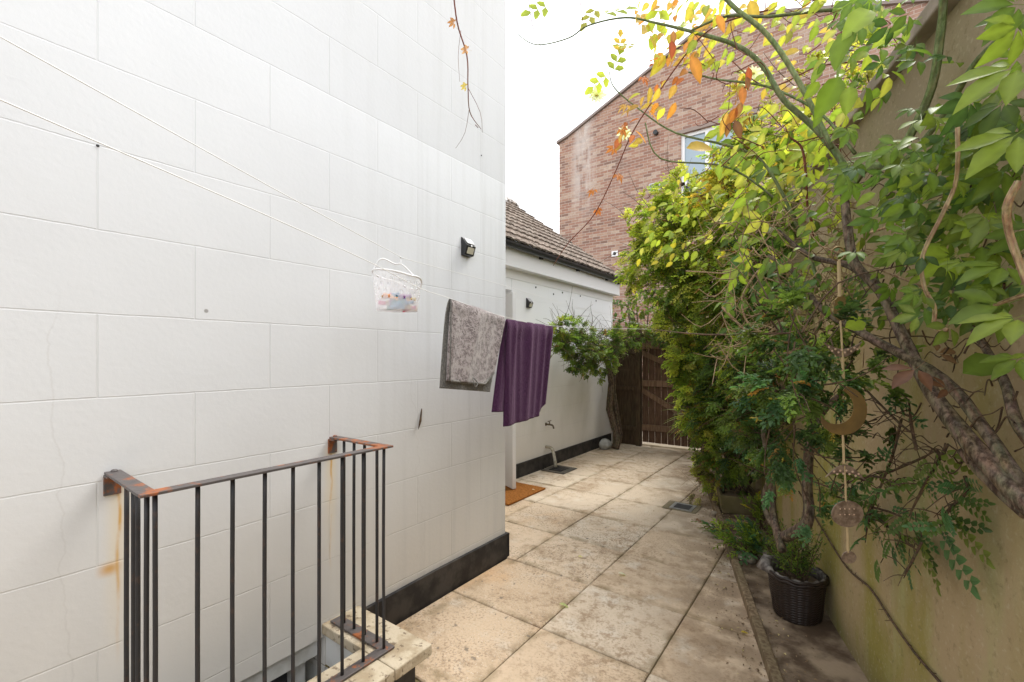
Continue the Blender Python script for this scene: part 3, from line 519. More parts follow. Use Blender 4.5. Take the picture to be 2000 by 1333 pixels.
def towel(name, corners, folds, label, mat, hem=None, amp=.012, nu=70, nv=60, back=None, seed=0):
    t = empty(name, corners[0], label, 'towel'); rr = random.Random(seed); ph = [rr.uniform(0, 6.28) for _ in range(6)]
    def panel(cs, off, rowcurve):
        TL, TR, BR, BL = cs; g = G(); V = []
        for j in range(nv+1):
            b = j/nv
            for i in range(nu+1):
                a = i/nu; top = TL.lerp(TR, a); bot = BL.lerp(BR, a); bot = bot+Vector((0, 0, rowcurve(a)))
                p = top.lerp(bot, b)
                f = 0
                for q, (fr_, am, tw) in enumerate(folds): f += am*(1-2*abs(math.sin(math.pi*fr_*(a+.03*math.sin(7*a))+tw*b*(1-a)+ph[q]))**1.1)*1.15
                e = min(1, b*6); f *= (.35+.65*e)*(1.0-.45*b)
                side = math.exp(-(a/.03)**2)*-.01*b
                z = off*min(1, b*12)+off*.25*math.sin(min(1, b*12)*math.pi)
                p = p+n2*(z*1.0+amp*f+side)
                V.append(p)
        V = [tuple(v) for v in V]; m = nu+1
        g.add(V, [(j*m+i, j*m+i+1, (j+1)*m+i+1, (j+1)*m+i) for j in range(nv) for i in range(nu)]); return g
    g = panel(corners, .014, lambda a: .035*math.sin(a*math.pi)*0-.0+(.55*max(0, a-.72)**1.6)); ob = g.build('front', mat, t, smooth=True, solid=.008)
    g = panel(back, -.006, lambda a: 0); g.build('back', hem or mat, t, smooth=True, solid=.006)
    return t, panel
cs = [L2(990, 624), L2(1078, 637.5), L2(1062, 836), L2(986, 834)]
bk = [L2(990, 624), L2(1078, 637.5), L2(1058, 800), L2(969, 806)]
cs[2].z = cs[3].z+.02
t, pn = towel('towel', cs, [(3.4, 1.0, .5), (1.4, .9, .8), (7.3, .35, -.6)], 'plum purple bath towel hanging in folds on the washing line', M_PURPLE, amp=.013, back=bk, seed=3)
cs = [L2(881, 585), L2(982, 619), L2(960, 752), L2(872, 744)]
bk = [L2(879, 584), L2(982, 619), L2(957, 766), L2(865, 759)]
t, pn = towel('towel', cs, [(1.6, 1.2, 1.0), (3.4, .5, 1.5)], 'mottled grey towel with dark hem hanging left of the purple one', M_GREY, M_GREYHEM, amp=.010, back=bk, seed=5)
g = G(); P = []
for i in range(21):
    a = i/20; p = cs[3].lerp(cs[2], a)+Vector((0, 0, (.55*max(0, a-.72)**1.6)))+n2*(.024+.012*math.sin(2*math.pi*1.6*a+2)); P.append(p)
g.tube(P, .006, 6, sm=2); g.tube([cs[0], cs[0].lerp(cs[3], .5)+n2*.012, cs[3]+n2*.02], .004, 6, sm=3); g.build('binding', M_GREYHEM, t, smooth=True)
g = G(); q = P[9]; g.tube([q+Vector((0, 0, .03)), q+n2*.02+e2*.018, q+Vector((0, 0, -.02))+n2*.02, q+n2*.02-e2*.018, q+Vector((0, 0, .03))], .003, 6); g.build('hanging_loop', M_GREYHEM, t, smooth=True)
# peg basket
bc = L1(776, 608); kd = (bc-CAM).dot(Fw); sc = kd/F
bt = empty('peg_basket', bc, 'translucent white plastic peg basket hooked on the upper washing line', 'basket')
M_CLEAR = NM('milky_plastic', .35, .4); M_CLEAR.col((.86, .86, .88)); _t = M_CLEAR.n('ShaderNodeBsdfTransparent'); _x = M_CLEAR.n('ShaderNodeMixShader'); _x.inputs[0].default_value = .66
M_CLEAR.t.links.new(M_CLEAR.b.outputs[0], _x.inputs[1]); M_CLEAR.t.links.new(_t.outputs[0], _x.inputs[2]); M_CLEAR.t.links.new(_x.outputs[0], M_CLEAR.out.inputs[0]); M_CLEAR = M_CLEAR.m
side = Rt*.92+Fw*.39; side.normalize(); dep = Vector((-side.y, side.x, 0))
def bpt(th, t):    # t 0 bottom .. 1 rim
    hw = (39+8*t)*sc; hd = (26+6*t)*sc; rim = (66-16*max(0, math.cos(th-.6))**3*1.2+10*max(0, math.cos(th-3.6)))*sc
    return bc+side*(math.cos(th)*hw)+dep*(math.sin(th)*hd)+Vector((0, 0, rim*t-0.0*sc))
g = G(); nth, nt = 72, 26; V = [tuple(bpt(2*math.pi*i/nth, j/nt)) for j in range(nt+1) for i in range(nth)]
Fc = []
for j in range(nt):
    for i in range(nth):
        if 6 <= j <= 21 and j % 4 < 2 and (i+(2 if (j//4) % 2 else 0)) % 4 < 1: continue
        Fc.append((j*nth+i, j*nth+(i+1) % nth, (j+1)*nth+(i+1) % nth, (j+1)*nth+i))
V.append(tuple(bc)); Fc += [(len(V)-1, (i+1) % nth, i) for i in range(nth)]
g.add(V, Fc); g.build('tub', M_CLEAR, bt, smooth=True, solid=.0018)
g = G(); g.tube([bpt(2*math.pi*i/36, 1) for i in range(37)], .0042, 6, sm=2); g.build('rim', M_WHITEPL, bt, smooth=True)
hk = L1(783, 505); a, b = bpt(.15, 1), bpt(math.pi, .98)
g = G(); g.tube([b, b+Vector((0, 0, 26*sc))+side*16*sc, hk-Vector((0, 0, 12*sc))-side*12*sc, hk-Vector((0, 0, 11*sc)), hk-Vector((0, 0, 24*sc))+side*16*sc, a+Vector((0, 0, 8*sc))-side*3*sc, a], .0036, 8, sm=5); g.tube([hk-Vector((0, 0, 11*sc)), hk+Vector((0, 0, .004))+dep*.006, hk+Vector((0, 0, .004))-dep*.006], .004, 6, sm=3); g.build('handle', M_WHITEPL, bt, smooth=True)
cols = [('pink', (.75, .12, .30)), ('blue', (.03, .22, .42)), ('teal', (.06, .35, .38)), ('yellow', (.75, .55, .12)), ('orange', (.7, .28, .08)), ('white', (.7, .7, .66)), ('wooden', (.50, .34, .18)), ('purple', (.30, .08, .35))]
rp = random.Random(2)
for i in range(30):
    nm, c = cols[[0,1,2,3,4,6,7,0,1,6][i % 10]]; th = rp.uniform(0, 6.28); rr_ = rp.uniform(.1, .68); z = (3+(i/30)*26)*sc
    P0 = bc+side*(math.cos(th)*36*sc*rr_)+dep*(math.sin(th)*23*sc*rr_)+Vector((0, 0, z)); d = (side*math.cos(rp.uniform(-.6, .6))+dep*rp.uniform(-.7, .7)+Vector((0, 0, rp.uniform(-.25, .3)))).normalized()*.034; up = Vector((0, 0, .008))
    g = G(); g.tube([P0-d, P0+up*.4, P0+d+up], [.006, .0065, .005], 4, c, 1); g.tube([P0-d+up*1.2, P0+up*1.4, P0+d-up*.2], [.006, .0065, .005], 4, c, 1)
    tag(g.build('clothes_peg', M_COLOR, origin=P0), '%s clothes peg %s in the hanging white basket' % (nm, ('lying on the bottom', 'in the middle of the heap', 'on top of the heap')[min(2, i//10)]), 'clothes peg', 'pegs in the hanging basket')

# ------------------------------------------------------------------ leaf templates
def strip(L_, Wd, st=6, droop=.18, fold=.18, ser=0, ox=0, oy=0, ang=0, curl=0, pw=.8):
    V = []; ca, sa = math.cos(ang), math.sin(ang)
    for i in range(st+1):
        t = i/st; wv = Wd*.5*(math.sin(math.pi*min(1, t**pw))**(.85 if pw < 1 else 1.1) if 0 < t < 1 else 0)*(1+(ser if i % 2 else -ser)); z = -droop*L_*t*t
        for sgn in (-1, 0, 1):
            x, y, zz = sgn*wv, t*L_, z+abs(sgn)*wv*fold*2+curl*wv*sgn
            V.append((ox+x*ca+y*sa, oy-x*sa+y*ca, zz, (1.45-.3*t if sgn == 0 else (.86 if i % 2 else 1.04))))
    Fc = [(i*3+j, i*3+j+1, i*3+j+4, i*3+j+3) for i in range(st) for j in range(2)]; return V, Fc
def merge(parts):
    V, Fc = [], []
    for v, f in parts: o = len(V); V += list(v); Fc += [tuple(i+o for i in q) for q in f]
    return V, Fc
def q4(L_, Wd, ox, oy, ang, oz=0, dr=.1):
    ca, sa = math.cos(ang), math.sin(ang); pts = [(0, 0, 0), (Wd*.5, L_*.42, Wd*.12), (Wd*.28, L_*.85, 0), (0, L_, -dr*L_), (-Wd*.28, L_*.85, 0), (-Wd*.5, L_*.42, Wd*.12)]
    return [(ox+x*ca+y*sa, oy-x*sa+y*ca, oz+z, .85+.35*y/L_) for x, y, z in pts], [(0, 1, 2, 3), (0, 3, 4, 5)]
def frond(pairs=6, lw=.5, ll=.30, dr=.25, round_=False):
    P = [([(-.006, 0, 0), (.006, 0, 0), (.004, .5, -dr*.25), (.002, 1, -dr), (-.002, 1, -dr), (-.004, .5, -dr*.25)], [(0, 1, 2, 5), (5, 2, 3, 4)])]
    for i in range(pairs):
        t = .18+.74*i/(pairs-1) if pairs > 1 else .5; L_ = ll*(1-.35*abs(t-.5))
        for sg in (-1, 1): P.append(q4(L_, L_*lw, 0, t, sg*(1.05 if not round_ else 1.25), -dr*t*t))
    P.append(q4(ll, ll*lw, 0, .96, 0, -dr)); return merge(P)
def sprig(seed, n=11):
    q = random.Random(seed); P = [([(-.006, 0, 0), (.006, 0, 0), (.004, .5, -.06), (.002, 1, -.2), (-.002, 1, -.2), (-.004, .5, -.06)], [(0, 1, 2, 5), (5, 2, 3, 4)])]
    for i in range(n): t = .15+.85*i/(n-1); l = q.uniform(.22, .38); P.append(q4(l, l*q.uniform(.42, .6), q.uniform(-.03, .03), t, (1 if i % 2 else -1)*q.uniform(.5, 1.4) if i < n-1 else 0, -.2*t*t+q.uniform(-.05, .05), q.uniform(.0, .5)))
    return merge(P)
T_FINE = sprig(1); T_FINE2 = sprig(2, 9); T_FINE3 = sprig(5, 13); T_ROUND = frond(5, .72, .30, .2, True); T_SINGLE = strip(1, .42, 5, .2, .15); T_OVAL = strip(1, .55, 6, .22, .18, .05)
T_LANCE = q4(1, .30, 0, 0, 0, 0, .2)
def palm(wd=.42, ser=.05, angs=(-1.45, -.72, 0, .66, 1.3), ls=(.58, .86, 1, .9, .6), dr=(.45, .2, .35, .12, .5)): return merge([strip(l*.9, l*wd*.95, 8, d, .16, ser, math.sin(a)*.1, math.cos(a)*.1, a, .05*(d-.3), 1.05) for a, l, d in zip(angs, ls, dr)]+[([(-.008, -.5, .03), (.008, -.5, .03), (.006, .12, 0), (-.006, .12, 0)], [(0, 1, 2, 3)])])
T_PALM = palm(.42); T_TRI = palm(.44, .03, (-1.0, .05, .95), (.8, 1, .85), (.4, .25, .1)); T_ROSE = merge([q4(.42, .26, 0, .30, -1.0), q4(.42, .26, 0, .30, 1.0), q4(.42, .27, 0, .62, -.9), q4(.42, .27, 0, .62, .9), q4(.46, .3, 0, .9, 0), ([(-.006, 0, 0), (.006, 0, 0), (.004, .95, 0), (-.004, .95, 0)], [(0, 1, 2, 3)])])
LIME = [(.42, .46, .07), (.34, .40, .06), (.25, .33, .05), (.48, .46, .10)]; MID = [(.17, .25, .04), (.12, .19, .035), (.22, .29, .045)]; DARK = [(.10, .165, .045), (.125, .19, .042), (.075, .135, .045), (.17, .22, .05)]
TEAL = [(.08, .17, .08), (.10, .20, .085)]; YEL = [(.55, .46, .06), (.60, .40, .08), (.46, .44, .06)]; ORG_ = [(.58, .24, .06), (.55, .32, .09), (.50, .15, .05)]; RED = [(.45, .10, .035), (.52, .18, .05)]; BROWN = [(.26, .10, .04), (.20, .09, .05), (.33, .15, .06)]
def pick(pal, n, var=.18):
    pal = np.array(pal); c = pal[NR.integers(0, len(pal), n)]; return c*(1+var*NR.standard_normal((n, 1))).clip(.5, 1.6)
def unit(n): v = NR.standard_normal((n, 3)); return v/np.linalg.norm(v, axis=1, keepdims=True)
def blob_leaves(g, blobs, T, dens, size, dirbias=(0, 0, -.35), clump=12):
    """blobs: (centre, radius, palette, n multiplier); leaves grow in sprays on and inside the blob surface"""
    for c, r, pal, m in blobs:
        n = max(4, int(dens*m*r*r)); nc = max(1, n//clump); cn = unit(nc); rad = r*NR.uniform(.35, 1.0, (nc, 1))**.5*(1+.16*NR.standard_normal((nc, 1)))
        ctr = np.array(c)+cn*rad*np.array([1, 1, .95]); idx = np.repeat(np.arange(nc), clump); N = len(idx)
        sd = cn[idx]+.55*unit(N)+np.array(dirbias); P = ctr[idx]+unit(N)*r*.16*NR.uniform(.3, 1.3, (N, 1))
        nrm = np.array([0, 0, 1.0])+.55*unit(N)+.25*cn[idx]
        cl = pick(pal, nc, .28)[idx]*(1+.16*NR.standard_normal((N, 1))).clip(.5, 1.6)
        od = NR.random(N) < .035; cl[od] = pick([(.40, .20, .06), (.30, .17, .08), (.50, .38, .08)], int(od.sum()))
        sz = size*NR.uniform(.6, 1.25, N)
        if T is T_FINE:
            for q_, TT in enumerate((T_FINE, T_FINE2, T_FINE3)): m3 = np.arange(N) % 3 == q_; g.many(TT[0], TT[1], P[m3], sd[m3], nrm[m3], sz[m3], cl[m3])
        else: g.many(T[0], T[1], P, sd, nrm, sz, cl)
def blob_twigs(g, blobs, dens, r0=.0025, ln=.35, c=(1, 1, 1)):
    for cc, r, pal, m in blobs:
        for _ in range(max(2, int(dens*m*r*r))):
            a = Vector(unit(1)[0])*r*R.uniform(.0, .8)+Vector(cc); d = (a-Vector(cc)).normalized()*.6+Vector(unit(1)[0])*.7+Vector((0, 0, .25)); b = a+d*ln*R.uniform(.4, 1)*.5; e = b+(d+Vector(unit(1)[0])*.6)*ln*.4+Vector((0, 0, -.03))
            g.tube([a, b, e], [r0, r0*.8, r0*.4], 4, c, 3, cap=False)
def B(L_): return [(W(u, v, k), rp_*k/F, pal, m) for (u, v, k, rp_, pal, m) in L_]
def pt(g, P, r, n=8, **k): g.tube(P, r, n, **k)
def scatter(g, T, pts, size, pal, dirs=None, spread=.6, nb=(0, 0, 1), var=.15, nv=.5):
    N = len(pts)
    if not N: return
    P = np.array([tuple(p) for p in pts]); D = (np.array([tuple(d) for d in dirs]) if dirs is not None else np.zeros((N, 3)))+spread*unit(N)
    g.many(T[0], T[1], P, D, np.array(nb)+nv*unit(N), size*NR.uniform(.7, 1.2, N), pick(pal, N, var))
def along(P, n, j=0):
    P = [Vector(p) for p in P]; seg = [(P[i+1]-P[i]).length for i in range(len(P)-1)]; tot = sum(seg); out = []
    for q in range(n):
        t = (q+.5+R.uniform(-.4, .4))/n*tot; i = 0
        while i < len(seg)-1 and t > seg[i]: t -= seg[i]; i += 1
        d = (P[i+1]-P[i]).normalized(); out.append((P[i].lerp(P[i+1], min(1, t/seg[i]))+Vector((R.uniform(-j, j), R.uniform(-j, j), R.uniform(-j, j))), d))
    return out

# ------------------------------------------------------------------ background trees beyond the gate
def tree(name, base, h, blobs, T, dens, size, label, cat='tree', tr=.05):
    t = empty(name, base, label, cat); b = Vector(base); top = Vector(blobs[0][0])
    g = G(); g.tube([b, b.lerp(top, .5)+Vector((.05, .03, 0)), top], [tr, tr*.7, tr*.3], 8); 
    for c, r, _, _ in blobs[1:]: g.tube([b.lerp(top, .45), b.lerp(Vector(c), .75), c], [tr*.4, tr*.25, tr*.1], 6)
    g.build('trunk', M_BARK, t, smooth=True)
    g = G(); blob_leaves(g, blobs, T, dens, size); g.build('crown', M_LEAF, t); return t
bb = B([(1225, 600, 9.0, 42, DARK+MID, 1), (1265, 575, 9.2, 38, MID, 1), (1215, 650, 8.8, 35, DARK, 1), (1290, 630, 9, 45, MID, 1), (1330, 600, 9, 50, MID, 1), (1240, 555, 9.4, 22, YEL+LIME, .7)])
tree('bushy_tree', (W(1260, 700, 9).x, W(1260, 700, 9).y, 0), 3, bb, T_OVAL, 1500, .085, 'mid green bushy tree growing behind the gate beside the extension corner')
bb = B([(1400, 640, 9.6, 80, DARK, 1), (1320, 720, 9.4, 70, DARK, 1), (1420, 760, 9.4, 80, DARK, 1), (1240, 740, 9.2, 55, DARK, 1), (1500, 600, 9.6, 90, DARK, 1)])
tree('hedge_tree', (W(1380, 700, 9.5).x, W(1380, 700, 9.5).y, 0), 3, bb, T_OVAL, 700, .1, 'dark hedge tree hidden behind the gate and shrubs')

# ------------------------------------------------------------------ climber on the extension wall, over the gate
cl = empty('climbing_jasmine', onz(1192, 868), 'small leaved jasmine with twisted trunk at the extension corner reaching over the gate', 'climber')
g = G(); base = onz(1196, 870); xw = base
P = [W(1200, 876, 7.35), W(1203, 850, 7.35), W(1190, 800, 7.35), W(1193, 750, 7.3), W(1186, 710, 7.3), W(1175, 690, 7.1)]
g.tube(P, [.045, .038, .045, .036, .034, .025], 9, wob=.35); g.tube([p+Vector((.05, -.03, .0)) for p in P[:-1]], [.03, .035, .025, .03, .02], 7, wob=.35, sm=4); g.tube([W(1205, 875, 7.3), W(1212, 850, 7.3), W(1206, 810, 7.3), W(1199, 760, 7.25), W(1203, 712, 7.2)], [.035, .03, .03, .028, .02], 7, wob=.3)
g.build('trunk', M_BARK, cl, smooth=True)
bb = B([(1100, 658, 5.9, 24, MID+DARK, 1), (1122, 680, 6.0, 27, MID+DARK, 1), (1155, 672, 6.4, 26, MID, 1), (1150, 695, 6.3, 28, DARK+MID, 1), (1185, 675, 6.8, 28, MID+DARK, 1), (1180, 700, 6.7, 28, DARK+MID, .8), (1215, 662, 7.1, 30, MID, 1), (1165, 718, 6.6, 15, MID, .7), (1245, 655, 7.2, 24, MID+[(.25, .2, .1)], .9), (1275, 652, 7.2, 22, MID+[(.25, .2, .1)], .8), (1300, 655, 7.2, 24, DARK, .8), (1090, 640, 5.7, 18, LIME+MID, 1), (1092, 672, 5.8, 22, MID, 1), (1130, 705, 6.1, 22, MID+DARK, .9), (1110, 640, 5.9, 20, MID, 1), (1140, 650, 6.2, 22, MID, 1), (1150, 728, 6.2, 11, MID, .8), (1172, 742, 6.6, 9, MID, .7), (1120, 715, 6.0, 9, MID, .8), (1085, 690, 5.8, 9, MID, .8), (1100, 628, 5.8, 9, LIME+MID, .8), (1132, 632, 6.1, 8, MID, .8)])
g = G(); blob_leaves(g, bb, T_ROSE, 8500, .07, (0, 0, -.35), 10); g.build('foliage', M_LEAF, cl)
g = G(); blob_twigs(g, bb, 900, .003, .4)
for q in range(22): a = W(R.uniform(1095, 1270), R.uniform(640, 690), 6.6); g.tube([a, a+Vector((R.uniform(-.2, .2), R.uniform(-.3, .3), -.05)), a+Vector((R.uniform(-.3, .3), R.uniform(-.5, .5), -.22))], [.004, .003, .001], 4, cap=False)
for uu in (1155, 1119): a = onvert(uu, 640, (-3.23, 0), (-3.23, 1)); g.tube([a, a+Vector((.01, .02, .15)), a+Vector((0, -.02, .3)), a+Vector((0, 0, .42))], [.005, .004, .003, .001], 5)
g.build('stems', M_TWIG, cl)

# ------------------------------------------------------------------ big lime shrub over the path (middle distance)
sh = empty('wall_shrub', (W(1430, 960, 4.6).x, W(1430, 960, 4.6).y, .03), 'tall ferny lime green shrub bulging over the path in front of the gate', 'shrub')
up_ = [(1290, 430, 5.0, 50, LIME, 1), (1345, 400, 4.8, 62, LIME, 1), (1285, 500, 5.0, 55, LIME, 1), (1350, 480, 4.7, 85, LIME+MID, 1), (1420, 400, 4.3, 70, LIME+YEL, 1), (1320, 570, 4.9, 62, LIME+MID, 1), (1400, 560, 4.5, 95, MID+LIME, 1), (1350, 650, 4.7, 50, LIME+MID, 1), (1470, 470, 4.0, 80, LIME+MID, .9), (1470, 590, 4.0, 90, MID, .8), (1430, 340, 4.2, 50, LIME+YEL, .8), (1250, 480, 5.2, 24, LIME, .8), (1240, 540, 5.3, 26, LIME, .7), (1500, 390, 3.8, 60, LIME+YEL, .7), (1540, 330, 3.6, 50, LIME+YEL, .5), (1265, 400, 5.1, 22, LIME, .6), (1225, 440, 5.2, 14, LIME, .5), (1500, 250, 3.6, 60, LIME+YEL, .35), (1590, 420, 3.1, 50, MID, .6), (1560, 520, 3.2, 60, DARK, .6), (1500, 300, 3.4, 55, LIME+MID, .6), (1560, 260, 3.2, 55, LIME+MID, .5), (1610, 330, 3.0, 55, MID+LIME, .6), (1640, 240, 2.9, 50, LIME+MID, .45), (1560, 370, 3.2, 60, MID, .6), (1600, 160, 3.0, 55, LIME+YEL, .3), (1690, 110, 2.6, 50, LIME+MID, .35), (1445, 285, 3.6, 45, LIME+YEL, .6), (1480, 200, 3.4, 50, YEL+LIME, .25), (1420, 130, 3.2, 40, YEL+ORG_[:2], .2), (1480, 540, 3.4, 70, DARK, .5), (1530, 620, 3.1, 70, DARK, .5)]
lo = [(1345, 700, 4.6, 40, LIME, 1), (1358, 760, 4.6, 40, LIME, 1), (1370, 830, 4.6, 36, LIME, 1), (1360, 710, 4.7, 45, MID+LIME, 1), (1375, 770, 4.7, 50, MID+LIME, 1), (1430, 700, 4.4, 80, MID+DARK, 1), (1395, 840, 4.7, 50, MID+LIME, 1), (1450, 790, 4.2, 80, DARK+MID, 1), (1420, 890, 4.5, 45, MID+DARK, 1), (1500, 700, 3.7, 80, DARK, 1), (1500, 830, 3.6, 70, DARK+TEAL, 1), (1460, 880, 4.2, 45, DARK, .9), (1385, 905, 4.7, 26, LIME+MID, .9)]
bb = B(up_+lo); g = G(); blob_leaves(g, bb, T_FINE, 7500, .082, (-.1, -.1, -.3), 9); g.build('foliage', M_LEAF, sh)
g = G(); blob_twigs(g, bb, 230, .0035, .45); g.build('twigs', M_TWIG, sh)
g = G(); b0 = Vector(sh.location)
for (u, v, k) in ((1350, 430, 4.8), (1300, 520, 4.9), (1420, 380, 4.3), (1480, 500, 4.0), (1400, 640, 4.5), (1440, 760, 4.3), (1380, 800, 4.7), (1520, 640, 3.7)):
    e = W(u, v, k); m_ = b0.lerp(e, .5)+Vector((R.uniform(.0, .3), R.uniform(-.2, .2), .1)); g.tube([b0+Vector((R.uniform(-.05, .05), R.uniform(-.05, .05), 0)), m_, e], [.035, .022, .008], 7, wob=.2)
g.build('branches', M_BARK, sh, smooth=True)

# ------------------------------------------------------------------ dark twisted shrub against the wall
ds = empty('twisted_shrub', onwall(1540, 1045, .25), 'dark green shrub with a twisted bent trunk growing against the stained wall', 'shrub')
def OW(u, v, d=.2): return onwall(u, v, d)
g = G()
g.tube([OW(1530, 1050, .30), OW(1545, 1044, .28), OW(1570, 1030, .26), OW(1580, 1000, .24), OW(1576, 950, .24), OW(1580, 880, .24), OW(1588, 830, .25), OW(1570, 790, .3), OW(1545, 740, .35)], [.024, .026, .025, .023, .021, .02, .018, .014, .008], 9, wob=.2)
g.tube([OW(1528, 1075, .32), OW(1518, 1040, .32), OW(1510, 1000, .32), OW(1508, 950, .33), OW(1500, 900, .36), OW(1490, 840, .4)], [.02, .019, .016, .016, .013, .008], 8, wob=.25)
g.tube([OW(1530, 1050, .30), OW(1500, 1010, .34), OW(1492, 970, .35), OW(1505, 930, .33)], [.016, .015, .013, .01], 7)
g.tube([OW(1588, 830, .25), OW(1620, 790, .2), OW(1680, 740, .15)], [.02, .014, .006], 7, wob=.2)
g.build('trunk', M_BARK, ds, smooth=True)
def OB(L_):
    out = []
    for (u, v, d, rpx, pal, m) in L_: c = OW(u, v, d); k = (c-CAM).dot(Fw); out.append((c, rpx*k/F, pal, m))
    return out
bb = B([(1500, 720, 3.1, 70, DARK+MID, .7), (1470, 800, 3.3, 60, DARK+MID, .7), (1500, 860, 3.1, 50, DARK, .7), (1440, 700, 3.6, 50, MID+LIME, .6)])+OB([(1590, 640, .3, 60, DARK, 1), (1680, 880, .14, 35, DARK, .6), (1560, 650, .55, 70, DARK, 1), (1600, 720, .4, 65, DARK, 1), (1545, 760, .5, 75, DARK+TEAL, 1), (1600, 810, .35, 50, TEAL+DARK, 1), (1660, 690, .25, 50, DARK, .8), (1690, 760, .2, 45, TEAL+DARK, .7), (1540, 860, .45, 55, DARK+TEAL, 1), (1640, 860, .2, 40, DARK, .5), (1530, 930, .4, 45, TEAL+DARK, .8), (1750, 700, .12, 35, DARK, .5), (1730, 820, .10, 30, DARK, .4), (1620, 960, .22, 35, TEAL+DARK, .45), (1600, 1000, .28, 26, TEAL, .6)])
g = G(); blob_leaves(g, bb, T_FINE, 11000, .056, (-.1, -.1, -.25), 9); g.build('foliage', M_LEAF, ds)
g = G(); blob_twigs(g, bb, 700, .0028, .35); g.build('twigs', M_TWIG, ds)
# sprays trailing right over the wall
g = G(); g2 = G()
sprays = [[(1600, 960), (1680, 985), (1760, 1010), (1800, 1060)], [(1760, 820), (1740, 900), (1700, 1000), (1690, 1060)], [(1850, 870), (1800, 960), (1775, 1010)], [(1720, 930), (1790, 900), (1830, 880)], [(1885, 930), (1888, 960), (1850, 1000), (1840, 1030)], [(1640, 950), (1700, 930), (1760, 950)], [(1560, 930), (1640, 960), (1720, 990)], [(1790, 880), (1780, 830), (1775, 780)], [(1800, 1060), (1780, 1100), (1765, 1130)], [(1700, 1000), (1760, 1050), (1790, 1075)], [(1830, 880), (1845, 900), (1845, 870)], [(1690, 760), (1760, 830), (1790, 850)]]
for i, s_ in enumerate(sprays):
    P = [OW(u, v, .06+.04*(i % 3)) for u, v in s_]; g2.tube(P, [.0045]*(len(P)-1)+[.0015], 5, wob=.3)
    for p, d in along(P, 7): q = p+Vector((R.uniform(-.1, .02), R.uniform(-.07, .07), R.uniform(-.09, .05))); g2.tube([p, p.lerp(q, .5)+Vector((0, 0, .01)), q], [.002, .0016, .001], 4, cap=False)
    if i in (0, 1, 2, 4, 5, 6, 9): 
        pp = along(P, 16, .02); scatter(g, T_FINE if i in (1, 5, 6) else T_ROUND, [p for p, _ in pp], .075, TEAL+DARK, [WN*.3+Vector((.2, -.1, -.5)) for _ in pp], .7, WN)
for u, v, dx, sz in ((1860, 1010, 1, .13), (1840, 1040, .7, .14), (1800, 1050, .3, .15), (1790, 1030, .2, .12), (1775, 1100, -.1, .11), (1750, 1070, -.9, .10), (1760, 1040, -.3, .10), (1800, 930, .6, .07), (1720, 1100, -1.0, .10)):
    p = OW(u, v, .07); along_w = Vector((.296, -.955, 0)); scatter(g, T_ROUND, [p], sz, TEAL+DARK, [along_w*dx+Vector((0, 0, -.9))], .12, WN, .1, .15)
    g2.tube([p, p+Vector((0, 0, .05))-along_w*.04*dx], .0015, 4)
g2.build('side_branches', M_TWIG, ds); g.build('trailing_leaves', M_LEAF, ds)
# bare brown twigs on the wall
g = G(); P = [OW(1560, 960, .02), OW(1610, 1040, .012), (OW(1655, 1110, .01)), OW(1700, 1150, .01), OW(1740, 1210, .01), OW(1790, 1280, .01), OW(1860, 1360, .01)]; g.tube(P, .0045, 6, wob=.5, sm=5)
for p, d in along(P, 26): g.tube([p, p+Vector((R.uniform(-.02, .02), R.uniform(-.02, .02), R.uniform(-.02, .02)))+WN*.004], [.002, .0008], 4, cap=False)
tag(g.build('bare_stem', M_TWIG, origin=P[0], smooth=True), 'thin bare climber stem running diagonally down the lower stained wall', 'stem')

# ------------------------------------------------------------------ woody vine with big leaves (foreground right)
vn = empty('creeper_vine', onwall(2060, 1010, .05), 'large leaved creeper with thick bare woody stems climbing the right hand wall', 'climber')
g = G()
def vt(L_, r, **k):
    P = [W(u, v, kk) for u, v, kk in L_]; g.tube(P, r, 10, wob=.16, sm=5, **k); return P
vt([(2100, 1050, .93), (2010, 985, 1.0), (1940, 915, 1.08), (1870, 835, 1.18), (1810, 750, 1.3), (1760, 650, 1.42), (1720, 570, 1.5), (1670, 515, 1.58), (1655, 440, 1.62), (1650, 390, 1.65), (1640, 330, 1.68)], [.026, .024, .022, .020, .018, .016, .015, .014, .015, .013, .010])
vt([(2110, 1010, .95), (2000, 945, 1.02), (1930, 850, 1.12), (1840, 740, 1.26), (1700, 660, 1.5), (1600, 600, 1.7), (1560, 540, 1.8), (1500, 500, 1.9)], [.015, .015, .014, .014, .013, .011, .009, .006])
vt([(2010, 1000, 1.0), (1930, 930, 1.1), (1880, 880, 1.17)], [.02, .018, .012])
vt([(2100, 930, .95), (1995, 840, 1.05), (1960, 740, 1.15), (1900, 640, 1.3), (1860, 560, 1.4)], [.012, .012, .010, .008, .005])
vt([(1720, 570, 1.5), (1660, 520, 1.62), (1580, 500, 1.75), (1520, 450, 1.85)], [.013, .012, .01, .006])
g.build('woody_stem', M_BARK, vn, smooth=True)
g = G()
vt([(1650, 390, 1.65), (1690, 330, 1.55), (1740, 320, 1.5), (1780, 260, 1.45), (1820, 170, 1.4), (1838, 60, 1.35), (1845, -40, 1.3)], [.013, .013, .012, .0115, .011, .010, .009])
vt([(1700, 360, 1.55), (1760, 320, 1.4), (1840, 230, 1.25), (1900, 130, 1.1), (1970, 60, 1.0), (2040, 0, .95)], [.009, .008, .0075, .007, .006, .005])
vt([(1655, 350, 1.65), (1640, 310, 1.68), (1590, 250, 1.75), (1530, 195, 1.82), (1490, 130, 1.9), (1440, 90, 1.95), (1360, 65, 2.05), (1280, 45, 2.15), (1220, 35, 2.2), (1150, 50, 2.25), (1110, 75, 2.3), (1050, 88, 2.35), (1015, 70, 2.4), (1008, 50, 2.4)], [.013, .012, .011, .0105, .010, .009, .0075, .005, .004, .0035, .003, .0025, .002, .0015])
